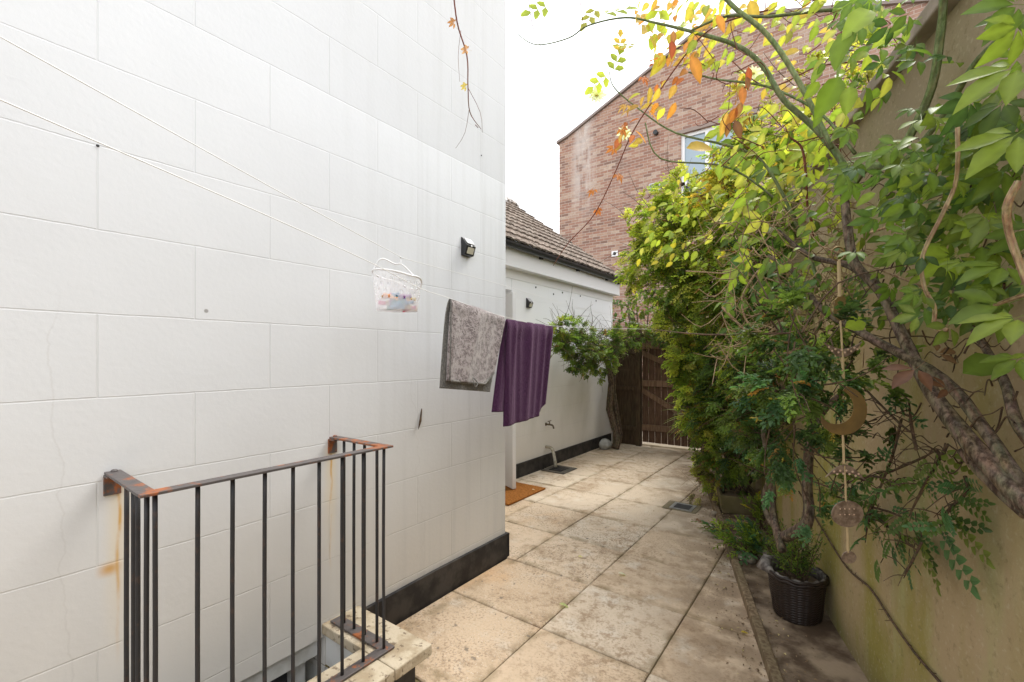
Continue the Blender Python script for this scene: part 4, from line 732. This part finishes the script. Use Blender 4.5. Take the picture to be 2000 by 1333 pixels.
vt([(1625, 290, 1.6), (1560, 160, 1.7), (1500, 70, 1.8), (1440, 20, 1.85), (1400, -20, 1.9)], [.008, .009, .009, .0085, .008])
vt([(1670, 300, 1.6), (1600, 220, 1.75), (1500, 170, 1.9), (1400, 155, 2.0), (1340, 140, 2.1)], [.006, .005, .0045, .004, .003])
vt([(1600, 560, 1.9), (1570, 470, 2.0), (1500, 330, 2.1), (1440, 290, 2.15), (1320, 260, 2.3), (1250, 215, 2.4), (1200, 172, 2.45), (1190, 140, 2.45)], [.007, .0065, .006, .0055, .004, .0035, .003, .002])
vt([(1560, 430, 2.0), (1430, 330, 2.1), (1290, 310, 2.3), (1260, 240, 2.35)], [.005, .0045, .0035, .003])
vt([(1700, 30, 1.7), (1620, 20, 1.75), (1500, 33, 1.85), (1420, 32, 1.95), (1350, 60, 2.0)], [.006, .006, .0055, .005, .004])
g.build('green_stem', M_GREENSTEM, vn, smooth=True)
g = G()
vt([(1500, 20, 1.9), (1400, 50, 2.0), (1345, 100, 2.05), (1280, 190, 2.1), (1235, 260, 2.15), (1200, 340, 2.2), (1160, 420, 2.25), (1110, 475, 2.3), (1080, 520, 2.3)], [.0035, .003, .0035, .003, .003, .0025, .0025, .002, .001])
vt([(1700, 120, 1.8), (1600, 130, 1.85), (1500, 170, 1.9), (1430, 120, 2.0)], [.003, .003, .0025, .002])
vt([(1130, -20, 2.3), (1140, 55, 2.3)], [.002, .0015]); vt([(1030, -20, 2.4), (1040, 50, 2.4), (1060, 100, 2.4)], [.002, .0018, .001]); vt([(1545, 270, 1.9), (1566, 290, 1.9), (1574, 340, 1.9), (1577, 400, 1.92), (1588, 450, 1.95), (1580, 500, 2.0)], [.003, .0045, .005, .0045, .005, .004])
for _ in range(90):
    u, v = R.uniform(1380, 1760), R.uniform(0, 330); k = R.uniform(1.6, 2.3); a = W(u, v, k); b = W(u+R.uniform(-70, 70), v+R.uniform(-60, 60), k+R.uniform(-.1, .1)); g.tube([a, a.lerp(b, .5)+Vector((R.uniform(-.03, .03), 0, R.uniform(-.04, .04))), b], [.0022, .0018, .001], 4, cap=False)
g.build('red_stem', M_REDSTEM, vn, smooth=True)
g = G()
for _ in range(110):
    u, v = R.uniform(1680, 1990), R.uniform(300, 950); c = onwall(u, v, R.uniform(.02, .2)); b = onwall(u+R.uniform(-70, 70), v+R.uniform(-40, 40), R.uniform(.02, .2)); g.tube([c, c.lerp(b, .3)+Vector((0, 0, R.uniform(-.03, .03))), c.lerp(b, .7)+Vector((0, 0, R.uniform(-.03, .03))), b], [.0026, .002, .0016, .001], 4, cap=False)
g.build('twigs', M_TWIG, vn, smooth=True)
g = G()
vt([(1990, 355, .85), (1968, 400, .86), (1970, 450, .88), (1990, 510, .88), (2010, 560, .87)], [.006]*5)
vt([(1870, 250, 1.0), (1868, 350, 1.0), (1840, 420, 1.0), (1802, 500, 1.02), (1805, 560, 1.02), (1825, 600, 1.02), (1825, 640, 1.03), (1850, 645, 1.0)], [.004]*8)
vt([(1610, 590, 1.75), (1600, 640, 1.75), (1560, 680, 1.8), (1510, 690, 1.85), (1450, 640, 1.9), (1410, 600, 1.95)], [.005]*6); vt([(1608, 600, 1.75), (1590, 650, 1.75), (1545, 690, 1.8), (1490, 680, 1.85)], [.004]*4)
vt([(1480, 530, 2.0), (1450, 580, 1.95), (1460, 630, 1.9), (1500, 650, 1.85), (1530, 620, 1.85), (1545, 570, 1.85)], [.004]*6); vt([(1700, 455, 1.4), (1760, 435, 1.3), (1800, 420, 1.2)], [.004]*3)
vt([(1340, 530, 2.3), (1420, 535, 2.1), (1500, 545, 2.0), (1650, 600, 1.7)], [.003]*4); vt([(1600, 480, 1.8), (1700, 520, 1.6), (1800, 560, 1.4)], [.003]*3); vt([(1860, 630, 1.1), (1960, 590, 1.0), (2020, 570, .95)], [.004]*3)
for _ in range(380):
    u, v = R.uniform(1400, 1700), R.uniform(380, 700); k = R.uniform(1.65, 2.3); a = W(u, v, k); b = W(u+R.uniform(-90, 90), v+R.uniform(-50, 80), k+R.uniform(-.1, .1)); g.tube([a, a.lerp(b, .5)+Vector((0, 0, R.uniform(-.06, .03))), b], [.002, .002, .001], 4, cap=False)
g.build('dry_stem', M_STRAW, vn, smooth=True)
g = G()
def leafset(T, L_, pal, size, nb=(0, 0, 1)):
    for u, v, k, du, dv, s in L_:
        p = W(u, v, k); d = W(u+du, v+dv, k)-p; scatter(g, T, [p], size*s, pal, [d.normalized()], .22, nb, .12, .45)
toc = Vector((.45, -.6, .6))
# near right: big leaves
big = [(1990, 50, .85, -60, 60, 1.25), (1990, 130, .85, -90, 50, 1.15), (1990, 10, .9, -60, -20, 1.0), (1850, 110, 1.3, -60, -10, .9), (1895, 195, 1.05, -20, 40, .9), (1960, 200, .95, -50, 60, 1.0), (1990, 260, .9, -60, 50, 1.1), (1900, 290, 1.05, -70, 40, 1), (1960, 330, .95, -50, 50, 1.1), (1820, 300, 1.2, -70, 40, .9), (1850, 370, 1.1, -70, 30, .9), (1930, 420, 1.0, -60, 60, 1.1), (1990, 450, .9, -50, 60, 1.0), (1780, 340, 1.3, -70, 60, .9), (1760, 480, 1.3, -30, 50, .8), (1860, 500, 1.1, -60, 40, 1.0), (1930, 560, 1.0, -60, 40, .9), (1990, 620, .85, -90, 30, 1.2), (1990, 700, .9, -70, 50, .8), (1800, 560, 1.2, -20, 60, .7), (1960, 520, .95, -70, 0, 1.0), (1740, 560, 1.35, -20, 50, .6)]
leafset(T_PALM, big, MID+DARK+LIME[2:3], .084, toc); leafset(T_TRI, [(u+R.uniform(-40, 40), v+R.uniform(-30, 30), k*1.08, du, dv, s*.9) for u, v, k, du, dv, s in big], MID+DARK, .074, toc)
leafset(T_OVAL, [(1770, 100, 1.25, 70, 10, 1.1), (1740, 140, 1.3, 60, 15, .8), (1660, 60, 1.2, -60, 90, 1.3), (1700, 20, 1.2, -60, 60, 1.3), (1640, 150, 1.4, -50, 80, 1.2), (1690, 170, 1.35, 10, 70, 1.1), (1660, 170, 1.35, -30, 90, 1.2), (1600, 160, 1.5, -40, 60, .9), (1630, 100, 1.45, 20, 60, 1), (1720, 190, 1.4, 10, 60, .7), (1650, 640, 1.1, 80, -40, 1.0), (1880, 730, 1.0, 60, -20, 1.2)], LIME[2:3]+MID, .088, toc)
# mid: clusters (the creeper leaves its old wood bare)
CLEAR = [W(*q) for q in ((1655, 430, 1.62), (1660, 480, 1.6), (1672, 520, 1.58), (1700, 550, 1.53), (1730, 590, 1.48), (1760, 650, 1.42), (1790, 710, 1.35), (1650, 390, 1.65), (1637, 500, 1.28), (1640, 550, 1.28), (1642, 605, 1.28), (1645, 680, 1.28))]
def cluster(n, u0, u1, v0, v1, k0, k1, T, pal, size, f=None):
    pts, ds_ = [], []
    while len(pts) < n:
        u, v = R.uniform(u0, u1), R.uniform(v0, v1)
        if f and not f(u, v): continue
        p = W(u, v, R.uniform(k0, k1))
        if any((p-q).length < .13 or (p-q.lerp(CAM, .12)).length < .13 for q in CLEAR): continue
        pts.append(p); ds_.append(-Rt*.7+Vector((0, 0, -.7)))
    scatter(g, T, pts, size, pal, ds_, .6, toc, .2, .6)
cluster(60, 1640, 2000, 200, 620, 1.0, 1.3, T_PALM, MID+DARK+DARK, .058)
cluster(150, 1720, 2010, 220, 640, 1.0, 1.45, T_TRI, MID+DARK+DARK, .056, lambda u, v: v > 260-(u-1750)*.6)
cluster(30, 1640, 1800, -10, 130, 1.3, 1.6, T_TRI, MID+DARK, .06); cluster(60, 1560, 1800, 330, 620, 1.45, 1.75, T_OVAL, MID+DARK, .04); cluster(70, 1650, 1990, 120, 420, 1.0, 1.5, T_OVAL, MID+LIME[2:3], .042, lambda u, v: v > 420-(u-1620)*1.0)
cluster(70, 1580, 1760, 0, 230, 1.5, 1.9, T_OVAL, MID+LIME, .055)
cluster(60, 1420, 1700, 370, 470, 1.8, 2.3, T_OVAL, MID+LIME[1:], .06); cluster(80, 1420, 1700, 440, 590, 1.8, 2.3, T_OVAL, MID+DARK, .055); cluster(30, 1420, 1680, 300, 620, 1.7, 2.2, T_TRI, MID+LIME, .075); cluster(90, 1480, 1760, 500, 700, 1.6, 1.9, T_OVAL, DARK+MID, .045)
cluster(170, 1400, 1660, 200, 430, 2.0, 2.5, T_OVAL, LIME+MID[:1], .062); cluster(16, 1450, 1640, 240, 330, 2.0, 2.3, T_TRI, YEL+LIME, .095)
cluster(90, 1240, 1440, 330, 520, 2.8, 3.6, T_OVAL, LIME+YEL[:1], .062, lambda u, v: u+v*.5 > 1480)
cluster(24, 1400, 1600, 540, 690, 1.9, 2.3, T_OVAL, MID+DARK, .06)
g.build('green_leaves', M_LEAF, vn, smooth=True)
g = G(); cluster(150, 1330, 1640, -10, 230, 1.9, 2.6, T_OVAL, YEL+LIME[:2], .062, lambda u, v: v < 60+(u-1300)*.9); cluster(80, 1180, 1400, -10, 240, 2.1, 2.4, T_OVAL, YEL+ORG_[:2], .045, lambda u, v: abs(v-(60+(u-1250)*0)) < 60 and u > 1280 or (u > 1240 and v < 40))
cluster(44, 1210, 1400, 60, 300, 2.0, 2.3, T_OVAL, ORG_+ORG_+YEL, .055, lambda u, v: abs((u-1300)*.55+(v-150)*.35) < 22)
leafset(T_ROSE, [(1195, 150, 2.4, 10, -70, 1.3), (1210, 110, 2.4, 0, -50, 1.0), (1195, 140, 2.4, -25, 25, 1.0), (1080, 10, 2.3, -30, 20, 1.1), (1165, 30, 2.3, 30, -10, 1.2), (1170, 10, 2.3, -20, 20, 1.1), (1240, 10, 2.2, 10, 30, 1.2), (1290, 0, 2.2, 0, 60, 1.3), (1250, 90, 2.3, -40, -10, .9)], YEL+LIME, .12, -Fw+Vector((.2, 0, .4)))
leafset(T_SINGLE, [(1350, 110, 2.0, 10, 50, 1.2), (1300, 110, 2.05, -30, 60, 1.2), (1270, 170, 2.1, 10, 60, 1.2), (1320, 200, 2.1, -20, 50, 1.2), (1265, 215, 2.1, 40, 20, 1.0), (1240, 255, 2.1, 40, 20, .9), (1400, 30, 1.9, 20, 60, 1.3), (1465, 0, 1.9, 10, 60, 1.4), (1420, 220, 1.9, -5, 60, 1.2), (1340, 290, 1.8, 80, -20, 1.4)], YEL+ORG_[:2], .085, toc)
g.build('yellow_leaves', M_LEAF, vn, smooth=True)
g = G(); leafset(T_PALM, [(1212, 250, 2.15, 20, 20, .7), (1200, 290, 2.15, -20, 10, .6), (1205, 340, 2.2, 20, 25, .85), (1160, 370, 2.2, -20, 15, .55), (1165, 408, 2.25, 10, 15, .6), (1255, 150, 2.1, 20, 40, .8), (1225, 205, 2.1, -30, 20, .8)], RED+ORG_, .07, toc)
leafset(T_SINGLE, [(1315, 60, 2.0, 0, 60, .9), (1312, 80, 2.0, -10, 60, 1.0), (1462, 130, 1.9, 5, 50, .9), (1448, 200, 1.9, -10, 60, 1.0), (1440, 210, 1.9, -20, 50, 1.0), (1450, 170, 1.9, 0, 60, .8), (1425, 240, 1.9, -10, 40, .8), (1458, 150, 1.9, 10, 40, .8), (1435, 235, 1.88, 15, 35, .8)], BROWN+RED, .09, toc); leafset(T_SINGLE, [(1125, 95, 2.3, -10, 6, .5), (1122, 96, 2.3, 0, 16, .4)], RED, .07)
leafset(T_TRI, [(1830, 690, 1.2, 40, 0, .9), (1790, 720, 1.2, -40, 20, .9), (1850, 760, 1.2, -30, -10, .5)], [(.20, .10, .07), (.25, .15, .10)], .09, toc)
g.build('autumn_leaves', M_LEAF, vn, smooth=True)
# rose flowers gone over, on the arching stems
for (u, v, k, r_, l) in ((1165, 188, 2.45, .055, 'faded white rose flower with spread petals against the sky'), (1218, 262, 2.5, .05, 'white rose flower hanging in front of the brick gable'), (1470, 145, 2.3, .05, 'white rose flower among yellow leaves near the brown dead leaf')):
    c = W(u, v, k); t = empty('rose_flower', c, l, 'flower'); g = G(); n_ = 11; dirs = [Rt*math.cos(2*math.pi*i/n_)+Vector((0, 0, math.sin(2*math.pi*i/n_)))-Fw*.35 for i in range(n_)]
    g.many(*T_SINGLE, [tuple(c)]*n_, np.array([tuple(d) for d in dirs]), np.tile(np.array(tuple(-Fw)), (n_, 1))+.2*unit(n_), r_*NR.uniform(.8, 1.15, n_), pick([(.80, .78, .66)], n_, .03)); g.build('petals', M_PETAL, t, smooth=True)
    g = G(); g.lathe(c, [(.004, -.006), (.012, 0), (.006, .008)], 8, (.55, .45, .08)); g.build('flower_centre', M_COLOR, t)
# hanging stem at top of the house wall
P = [W(884, -30, 1.75), W(893, 45, 1.75), W(912, 110, 1.76), W(914, 170, 1.76), W(918, 220, 1.77), W(940, 253, 1.78)]
hp = empty('hanging_creeper_stem', P[0], 'reddish creeper stem with few orange leaves dangling before the white wall at the top', 'creeper stem')
g = G(); g.tube(P, [.003, .0028, .0026, .0022, .0018, .001], 6, sm=5); g.tube([W(916, 215, 1.77), W(908, 260, 1.77), W(890, 290, 1.78)], [.001, .0008, .0005], 4); g.tube([W(913, 170, 1.76), W(938, 220, 1.77), W(942, 260, 1.77)], [.001, .0008, .0005], 4); g.tube([W(900, 60, 1.76), W(895, 110, 1.76), W(898, 160, 1.77)], [.0008, .0008, .0005], 4); g.tube([W(934, 250, 1.78), W(928, 244, 1.78)], .0015, 4); g.build('stem', M_REDSTEM, hp, smooth=True)
g = G()
for u, v, s, pal in ((889, 45, .042, [(.42, .19, .09)]), (914, 98, .03, [(.60, .33, .20)]), (911, 170, .028, [(.55, .42, .12)])): scatter(g, T_PALM, [W(u, v, 1.755)], s, pal, [-Rt*.8+Vector((0, 0, .2))], .05, -Fw, .05, .1)
g.build('leaves', M_LEAF, hp, smooth=True)

# ------------------------------------------------------------------ moon mobile
KM = 1.28
mm = empty('moon_mobile', W(1637, 490, KM), 'brass and copper moon phase wall hanging dangling from the branch', 'wall hanging')
def plate(L_, name, mat, hol=()):
    g = G(); pts = [Vector(p) for p in L_]; n_ = len(pts); off = Fw*.0015; g.add([tuple(p-off) for p in pts]+[tuple(p+off) for p in pts], [tuple(range(n_)), tuple(range(n_, 2*n_))[::-1]]+[(i, i+n_, (i+1) % n_+n_, (i+1) % n_) for i in range(n_)]); o = g.build(name, mat, mm, origin=mm.location)
    if hol:
        g = G()
        for u, v, r_ in hol: c = W(u, v, KM)-off*1.2; g.lathe(c, [(r_*KM/F, 0), (r_*KM/F, .0008)], 8, M=Matrix.Rotation(YAW, 4, 'Z') @ Matrix.Rotation(math.radians(90), 4, 'X'))
        sub(g, 'studs', simple('stud_copper', (.68, .50, .38), .45, .5, .3), o)
def arc(cu, cv, r_, a0, a1, n_=16): return [(cu+r_*math.cos(math.radians(a0+(a1-a0)*i/n_)), cv-r_*math.sin(math.radians(a0+(a1-a0)*i/n_))) for i in range(n_+1)]
def ell(cu, cv, ru, rv, n_=28): return [(cu+ru*math.cos(2*math.pi*i/n_), cv+rv*math.sin(2*math.pi*i/n_)) for i in range(n_)]
PW = lambda L_: [W(u, v, KM) for u, v in L_]
g = G(); g.tube(PW(arc(1637, 496, 13, 0, 360)), .0025, 6, sm=2); g.build('ring', M_BRASS, mm, smooth=True)
g = G(); g.tube(PW([(1638, 508), (1640, 580)]), .0042, 6, wob=.5, sm=1); g.build('cord', M_CORD, mm)
for a, b, r_ in (((1641, 625), (1645, 690), .0025), ((1645, 690), (1648, 752), .0042), ((1646, 850), (1648, 905), .0035), ((1649, 910), (1652, 980), .0028), ((1654, 1030), (1656, 1080), .003)): g = G(); g.tube([W(*a, KM), W((a[0]+b[0])/2+.5, (a[1]+b[1])/2, KM), W(*b, KM)], r_, 6, wob=.4); g.build('cord', M_CORD, mm)
plate(PW(ell(1642, 603, 14, 25)), 'disc', M_BRASS); g = G(); g.tube(PW(arc(1642, 603, 20, 95, 265)), .0016, 5); g.build('hoop', M_BRASS, mm, smooth=True)
def cres(pts): return PW(pts)
plate(cres([(1608, 669)]+[(1608+74*t, 669+28*math.sin(math.pi*t)-.0*t+3*t) for t in [i/14 for i in range(1, 14)]]+[(1684, 668)]+[(1684-76*t, 668+14*math.sin(math.pi*t)) for t in [i/14 for i in range(1, 14)]]), 'horned_crescent', M_COPPER, [(1618+i*6.2, 679+7*math.sin(math.pi*(i+.8)/10)+(3 if i % 2 else -2), 2.1) for i in range(10)])
o1 = arc(1645, 802, 48, 80, -148, 26); i1 = arc(1633, 795, 34, -150, 68, 22)
plate(cres([(u, v) for u, v in o1+i1]), 'large_crescent', M_BRASS)
plate(cres([(1612, 932)]+[(1614+76*t, 930-26*math.sin(math.pi*t)+8*t) for t in [i/14 for i in range(0, 15)]]+[(1690-76*t, 938-10*math.sin(math.pi*t)-8*t) for t in [i/14 for i in range(1, 14)]]), 'downturned_crescent', M_COPPER, [(1628+i*6, 924-5*math.sin(math.pi*i/9)+(3 if i % 2 else -3)+i*.8, 2.1) for i in range(9)])
plate(PW(ell(1655, 1004, 31, 26)), 'full_moon', M_COPPER, [(1640+(i % 4)*9, 994+(i//4)*11, 1.3) for i in range(8)]); plate(PW(ell(1658, 1089, 14, 12)), 'small_moon', M_COPPER)

# ------------------------------------------------------------------ bed: planter, potted plant, ferns, stones, spiky plant
p = onz(1385, 975, .03)
tr = empty('trough_planter', onz(1435, 1010, .03), 'olive green rectangular trough planter standing on the bed by the edging', 'planter')
a = onz(1407, 1003, .03); wd = Vector((.32*0-.0, 0, 0)); ax = Vector((.955*1, -.0, 0)); e_ = (onz(1480, 1010, .03)-a); e_.z = 0; e_ = e_.normalized(); f_ = Vector((-e_.y, e_.x, 0)); Mx = Matrix((( e_.x, f_.x, 0, a.x), (e_.y, f_.y, 0, a.y), (0, 0, 1, .03), (0, 0, 0, 1)))
LL, DD, HH = .34, .75, .165
g = G()
g.add([tuple(Mx @ Vector(q)) for q in ((.02, .02, 0), (LL-.02, .02, 0), (LL-.02, DD, 0), (.02, DD, 0), (0, 0, HH), (LL, 0, HH), (LL, DD, HH), (0, DD, HH), (.025, .025, HH), (LL-.025, .025, HH), (LL-.025, DD-.02, HH), (.025, DD-.02, HH), (.025, .025, HH-.05), (LL-.025, .025, HH-.05), (LL-.025, DD-.02, HH-.05), (.025, DD-.02, HH-.05))],
      [(0, 3, 2, 1)]+[(i, (i+1) % 4, (i+1) % 4+4, i+4) for i in range(4)]+[(i+4, (i+1) % 4+4, (i+1) % 4+8, i+8) for i in range(4)]+[(i+8, (i+1) % 4+8, (i+1) % 4+12, i+12) for i in range(4)])
g.build('trough', M_TROUGH, tr, bevel=.004); g = G(); g.add([tuple(Mx @ Vector(q)) for q in ((.03, .03, HH-.04), (LL-.03, .03, HH-.04), (LL-.03, DD-.03, HH-.04), (.03, DD-.03, HH-.04))], [(0, 1, 2, 3)]); g.build('soil', M_SOIL, tr)
tpn = empty('trough_shrub', Mx @ Vector((LL/2, DD/2, HH)), 'pale twiggy green shrub growing in the olive trough', 'plant')
bb = B([(1400, 940, 4.55, 32, LIME+[(.25, .22, .1)], 1), (1385, 925, 4.6, 26, LIME, 1), (1430, 930, 4.5, 32, MID+DARK, 1), (1440, 960, 4.4, 24, MID+[(.2, .15, .08)], .6), (1375, 960, 4.6, 20, [(.28, .25, .10), (.3, .2, .1)], .7), (1410, 975, 4.4, 16, [(.25, .22, .10)], .6)])
g = G(); blob_leaves(g, bb, T_FINE, 4200, .07, (0, 0, -.1), 8); g.build('foliage', M_LEAF, tpn); g = G(); blob_twigs(g, bb, 1500, .002, .25); g.build('stems', M_STRAW, tpn)
pp0 = onz(1556, 1200, .03); pc = Vector((pp0.x, pp0.y, .03)); kq = (pc-CAM).dot(Fw); rb = 38*kq/F; rtp = 48*kq/F
hh_ = .24
wk = empty('wicker_pot', pc, 'dark wicker basket pot with torn grey liner standing on the bed', 'plant pot')
g = G(); nth, nz_ = 72, 34; V = []
for j in range(nz_+1):
    t = j/nz_; r_ = rb+(rtp-rb)*t**.8
    for i in range(nth): th = 2*math.pi*i/nth; rr_ = r_*(1+.009*math.sin(th*24+math.pi*j)+.012*math.sin(th*3+j*.2))+.002*(j % 2); V.append((pc.x+rr_*math.cos(th), pc.y+rr_*math.sin(th), pc.z+hh_*t))
g.add(V, [(j*nth+i, j*nth+(i+1) % nth, (j+1)*nth+(i+1) % nth, (j+1)*nth+i) for j in range(nz_) for i in range(nth)]); g.build('wicker_body', M_WEAVE, wk, solid=.008)
g = G()
for zz in (hh_, hh_-.016): g.tube([(pc.x+(rtp+.003)*math.cos(2*math.pi*i/40), pc.y+(rtp+.003)*math.sin(2*math.pi*i/40), pc.z+zz+.004*math.sin(i*1.6)) for i in range(41)], .009, 6, sm=1, wob=.3)
g.build('rim', M_WEAVE, wk, smooth=True)
g = G(); n_ = 44; V = []
for i in range(n_+1):
    th = 2*math.pi*i/n_; hump = .035*max(0, math.cos(th-math.pi*.93))**6
    for j, (rr_, z) in enumerate(((rtp-.014, hh_-.07), (rtp-.012, hh_+.006+.006*math.sin(i*2.3)+hump), (rtp-.004+hump*1.2, hh_+.009+.006*math.sin(i*2.3)+hump*.8), (rtp+.008+hump*1.8, hh_-.008-hump*.5))): V.append((pc.x+rr_*math.cos(th), pc.y+rr_*math.sin(th), pc.z+z))
g.add(V, [(i*4+j, (i+1)*4+j, (i+1)*4+j+1, i*4+j+1) for i in range(n_) for j in range(3 if True else 2)]); g.build('liner', M_LINER, wk, smooth=True, solid=.002)
g = G(); g.lathe(pc+Vector((0, 0, hh_-.06)), [(rtp-.016, 0), (rtp-.016, .012)], 28); g.build('soil', M_SOIL, wk)
pb = empty('box_plant', pc+Vector((0, 0, hh_-.05)), 'small leaved upright evergreen growing in the dark wicker pot', 'plant')
g = G(); g2 = G(); rr2 = random.Random(4)
for _ in range(40):
    th = rr2.uniform(0, 6.28); b = pc+Vector((.05*math.cos(th), .05*math.sin(th), hh_-.05)); e = b+Vector((rr2.uniform(-.13, .10), rr2.uniform(-.12, .12), rr2.uniform(.12, .36))); m_ = b.lerp(e, .5)+Vector((0, 0, .03)); g2.tube([b, m_, e], [.0025, .002, .001], 4, cap=False)
    pts = along([b.lerp(m_, .4), m_, e], 34, .012); scatter(g, T_OVAL if False else T_LANCE, [p_ for p_, _ in pts], .024, DARK+MID, [d_*.6 for _, d_ in pts], .9, (0, 0, 1))
g2.build('stems', M_TWIG, pb); g.build('foliage', M_LEAF, pb)
# tuft of ferny seedling + yellowing one
def tuft(name, u, v, n, size, pal, label, T=T_FINE, lean=(-.2, -.2), z=.03, hgt=.2, rad=.12):
    c = onz(u, v, z); t = empty(name, c, label, 'plant'); g = G(); g2 = G()
    for _ in range(n):
        e = c+Vector((R.gauss(0, rad)+lean[0]*rad, R.gauss(0, rad)+lean[1]*rad, hgt*R.uniform(.25, 1))); g2.tube([c+Vector((R.uniform(-.03, .03), R.uniform(-.03, .03), 0)), c.lerp(e, .6)+Vector((0, 0, .03)), e], [.0022, .0018, .001], 4, cap=False)
        scatter(g, T, [e, c.lerp(e, .7), c.lerp(e, .85)], size, pal, [(e-c).normalized()]*3, .6, (0, 0, 1))
    g2.build('stems', M_TWIG, t); g.build('foliage', M_LEAF, t)
tuft('ferny_seedling', 1475, 1085, 40, .10, TEAL+MID, 'bluish green ferny plant on the bed between edging and wicker pot', hgt=.17, rad=.10)
tuft('dry_weed', 1405, 1040, 24, .05, [(.25, .12, .05), (.3, .22, .07)]+MID, 'reddish yellow weed spilling over the edging onto the paving', hgt=.07, rad=.07)
tuft('low_weed', 1490, 1035, 22, .08, MID+YEL[:1], 'sparse yellow green weed beside the olive trough', hgt=.26, rad=.08)
sp = empty('spiky_plant', W(1350, 860, 5.4), 'spiky strap leaved plant poking out of the shrub before the gate', 'plant')
c = W(1372, 812, 5.0); sp.location = c; g = G()
for i in range(34):
    th = R.uniform(-2.6, 2.6); d = (-Rt*R.uniform(.3, 1.1)+Vector((0, 0, R.uniform(-.45, .7)))+Fw*R.uniform(-.6, .3)).normalized(); scatter(g, strip(1, .05, 5, .35, .2), [c], R.uniform(.3, .42), MID+DARK+[(.35, .38, .25)], [d], .05, (0, 0, 1), .1, .2)
g.build('leaves', M_LEAF, sp, smooth=True); g = G(); g.tube([Vector((c.x+.05, c.y, .02)), c], [.03, .025], 8, sm=1); g.build('stem', M_BARK, sp)
def stone(c, r, label, m=M_STONE, name='stone', sq=(1, .8, .7)):
    bm = bmesh.new(); bmesh.ops.create_icosphere(bm, subdivisions=3, radius=1)
    ph = [R.uniform(0, 6) for _ in range(3)]
    for v in bm.verts: k_ = 1+.09*math.sin(3*v.co.x+ph[0])+.07*math.sin(4*v.co.y+ph[1])+.05*math.sin(5*v.co.z+ph[2]); v.co = Vector((v.co.x*sq[0], v.co.y*sq[1], v.co.z*sq[2]))*r*k_
    me = bpy.data.meshes.new(name); bm.to_mesh(me); bm.free(); me.polygons.foreach_set('use_smooth', [True]*len(me.polygons)); me.materials.append(m); o = bpy.data.objects.new(name, me); COL.objects.link(o); o.location = (c[0], c[1], c[2]+r*sq[2]*.8); o.rotation_euler = (0, 0, R.uniform(0, 3)); tag(o, label, 'stone')
q = onz(1183, 878); stone((q.x, q.y, 0), .10, 'pale round stone at the foot of the jasmine trunk', M_PALESTONE, sq=(1, 1, .95))
for u, v, r_, l in ((1493, 1090, .048, 'largest round brown cobble behind the wicker pot'), (1449, 1092, .035, 'round mossy cobble next to the timber edging'), (1467, 1098, .035, 'flat grey cobble between the other two cobbles'), (1395, 1005, .03, 'dark cobble leaning on the olive trough front')): q = onz(u, v, .03); stone((q.x, q.y, .025), r_, l)
# litter
g = G(); N = 2600
for i in range(N):
    if i < 1100: y = R.uniform(1.6, 6.5); d = abs(R.gauss(0, .10)); x = cb(y)+(.055+d if i % 2 else -d*.9)
    else: x, y = R.uniform(-2.0, -.3), R.uniform(1.4, 5.5)
    if x < -2.0 and y < 2.8: continue
    if x > .85-.31*y: continue
    s = R.uniform(.0015, .0045) if i > 1100 else R.uniform(.003, .011); th = R.uniform(0, 6.28); z = .006 if not (i < 1100 and i % 2) else .04; ca, sa = math.cos(th)*s, math.sin(th)*s; t = R.random(); c = (.10+.15*t, .07+.1*t, .04+.06*t) if R.random() < .85 else (.5, .42, .2)
    g.add([(x-ca, y-sa, z), (x+sa*.5, y-ca*.5, z+s*.3), (x+ca, y+sa, z), (x-sa*.5, y+ca*.5, z+s*.5)], [(0, 1, 2, 3)], c)
tag(g.build('leaf_litter', M_DEBRIS), kind='stuff')
for u, v, c, l, s in ((1092, 1181, (.45, .50, .25), 'pale green fallen leaf on the paving joint', .035), (1207, 1121, (.75, .72, .66), 'white fallen petal on the paving slab', .035), (1129, 1088, (.62, .58, .30), 'small cream petal on the speckled slab', .022), (1447, 1236, (.55, .42, .08), 'yellow fallen leaf near the timber edging', .028), (1039, 957, (.75, .66, .5), 'tiny cream scrap on the doormat', .022)):
    q = onz(u, v, .008 if l[-3:] != 'mat' else .025); g = G(); scatter(g, T_OVAL, [q+Vector((0, 0, .004))], s*1.6, [c], [Vector((1, .4, .05))], .2, (0, 0, 1), .02, .1); tag(g.build('fallen_leaf', M_LEAF, origin=q, smooth=True), l, 'fallen leaf')
for o in list(S.objects):
    if '_o' in o: del o['_o']
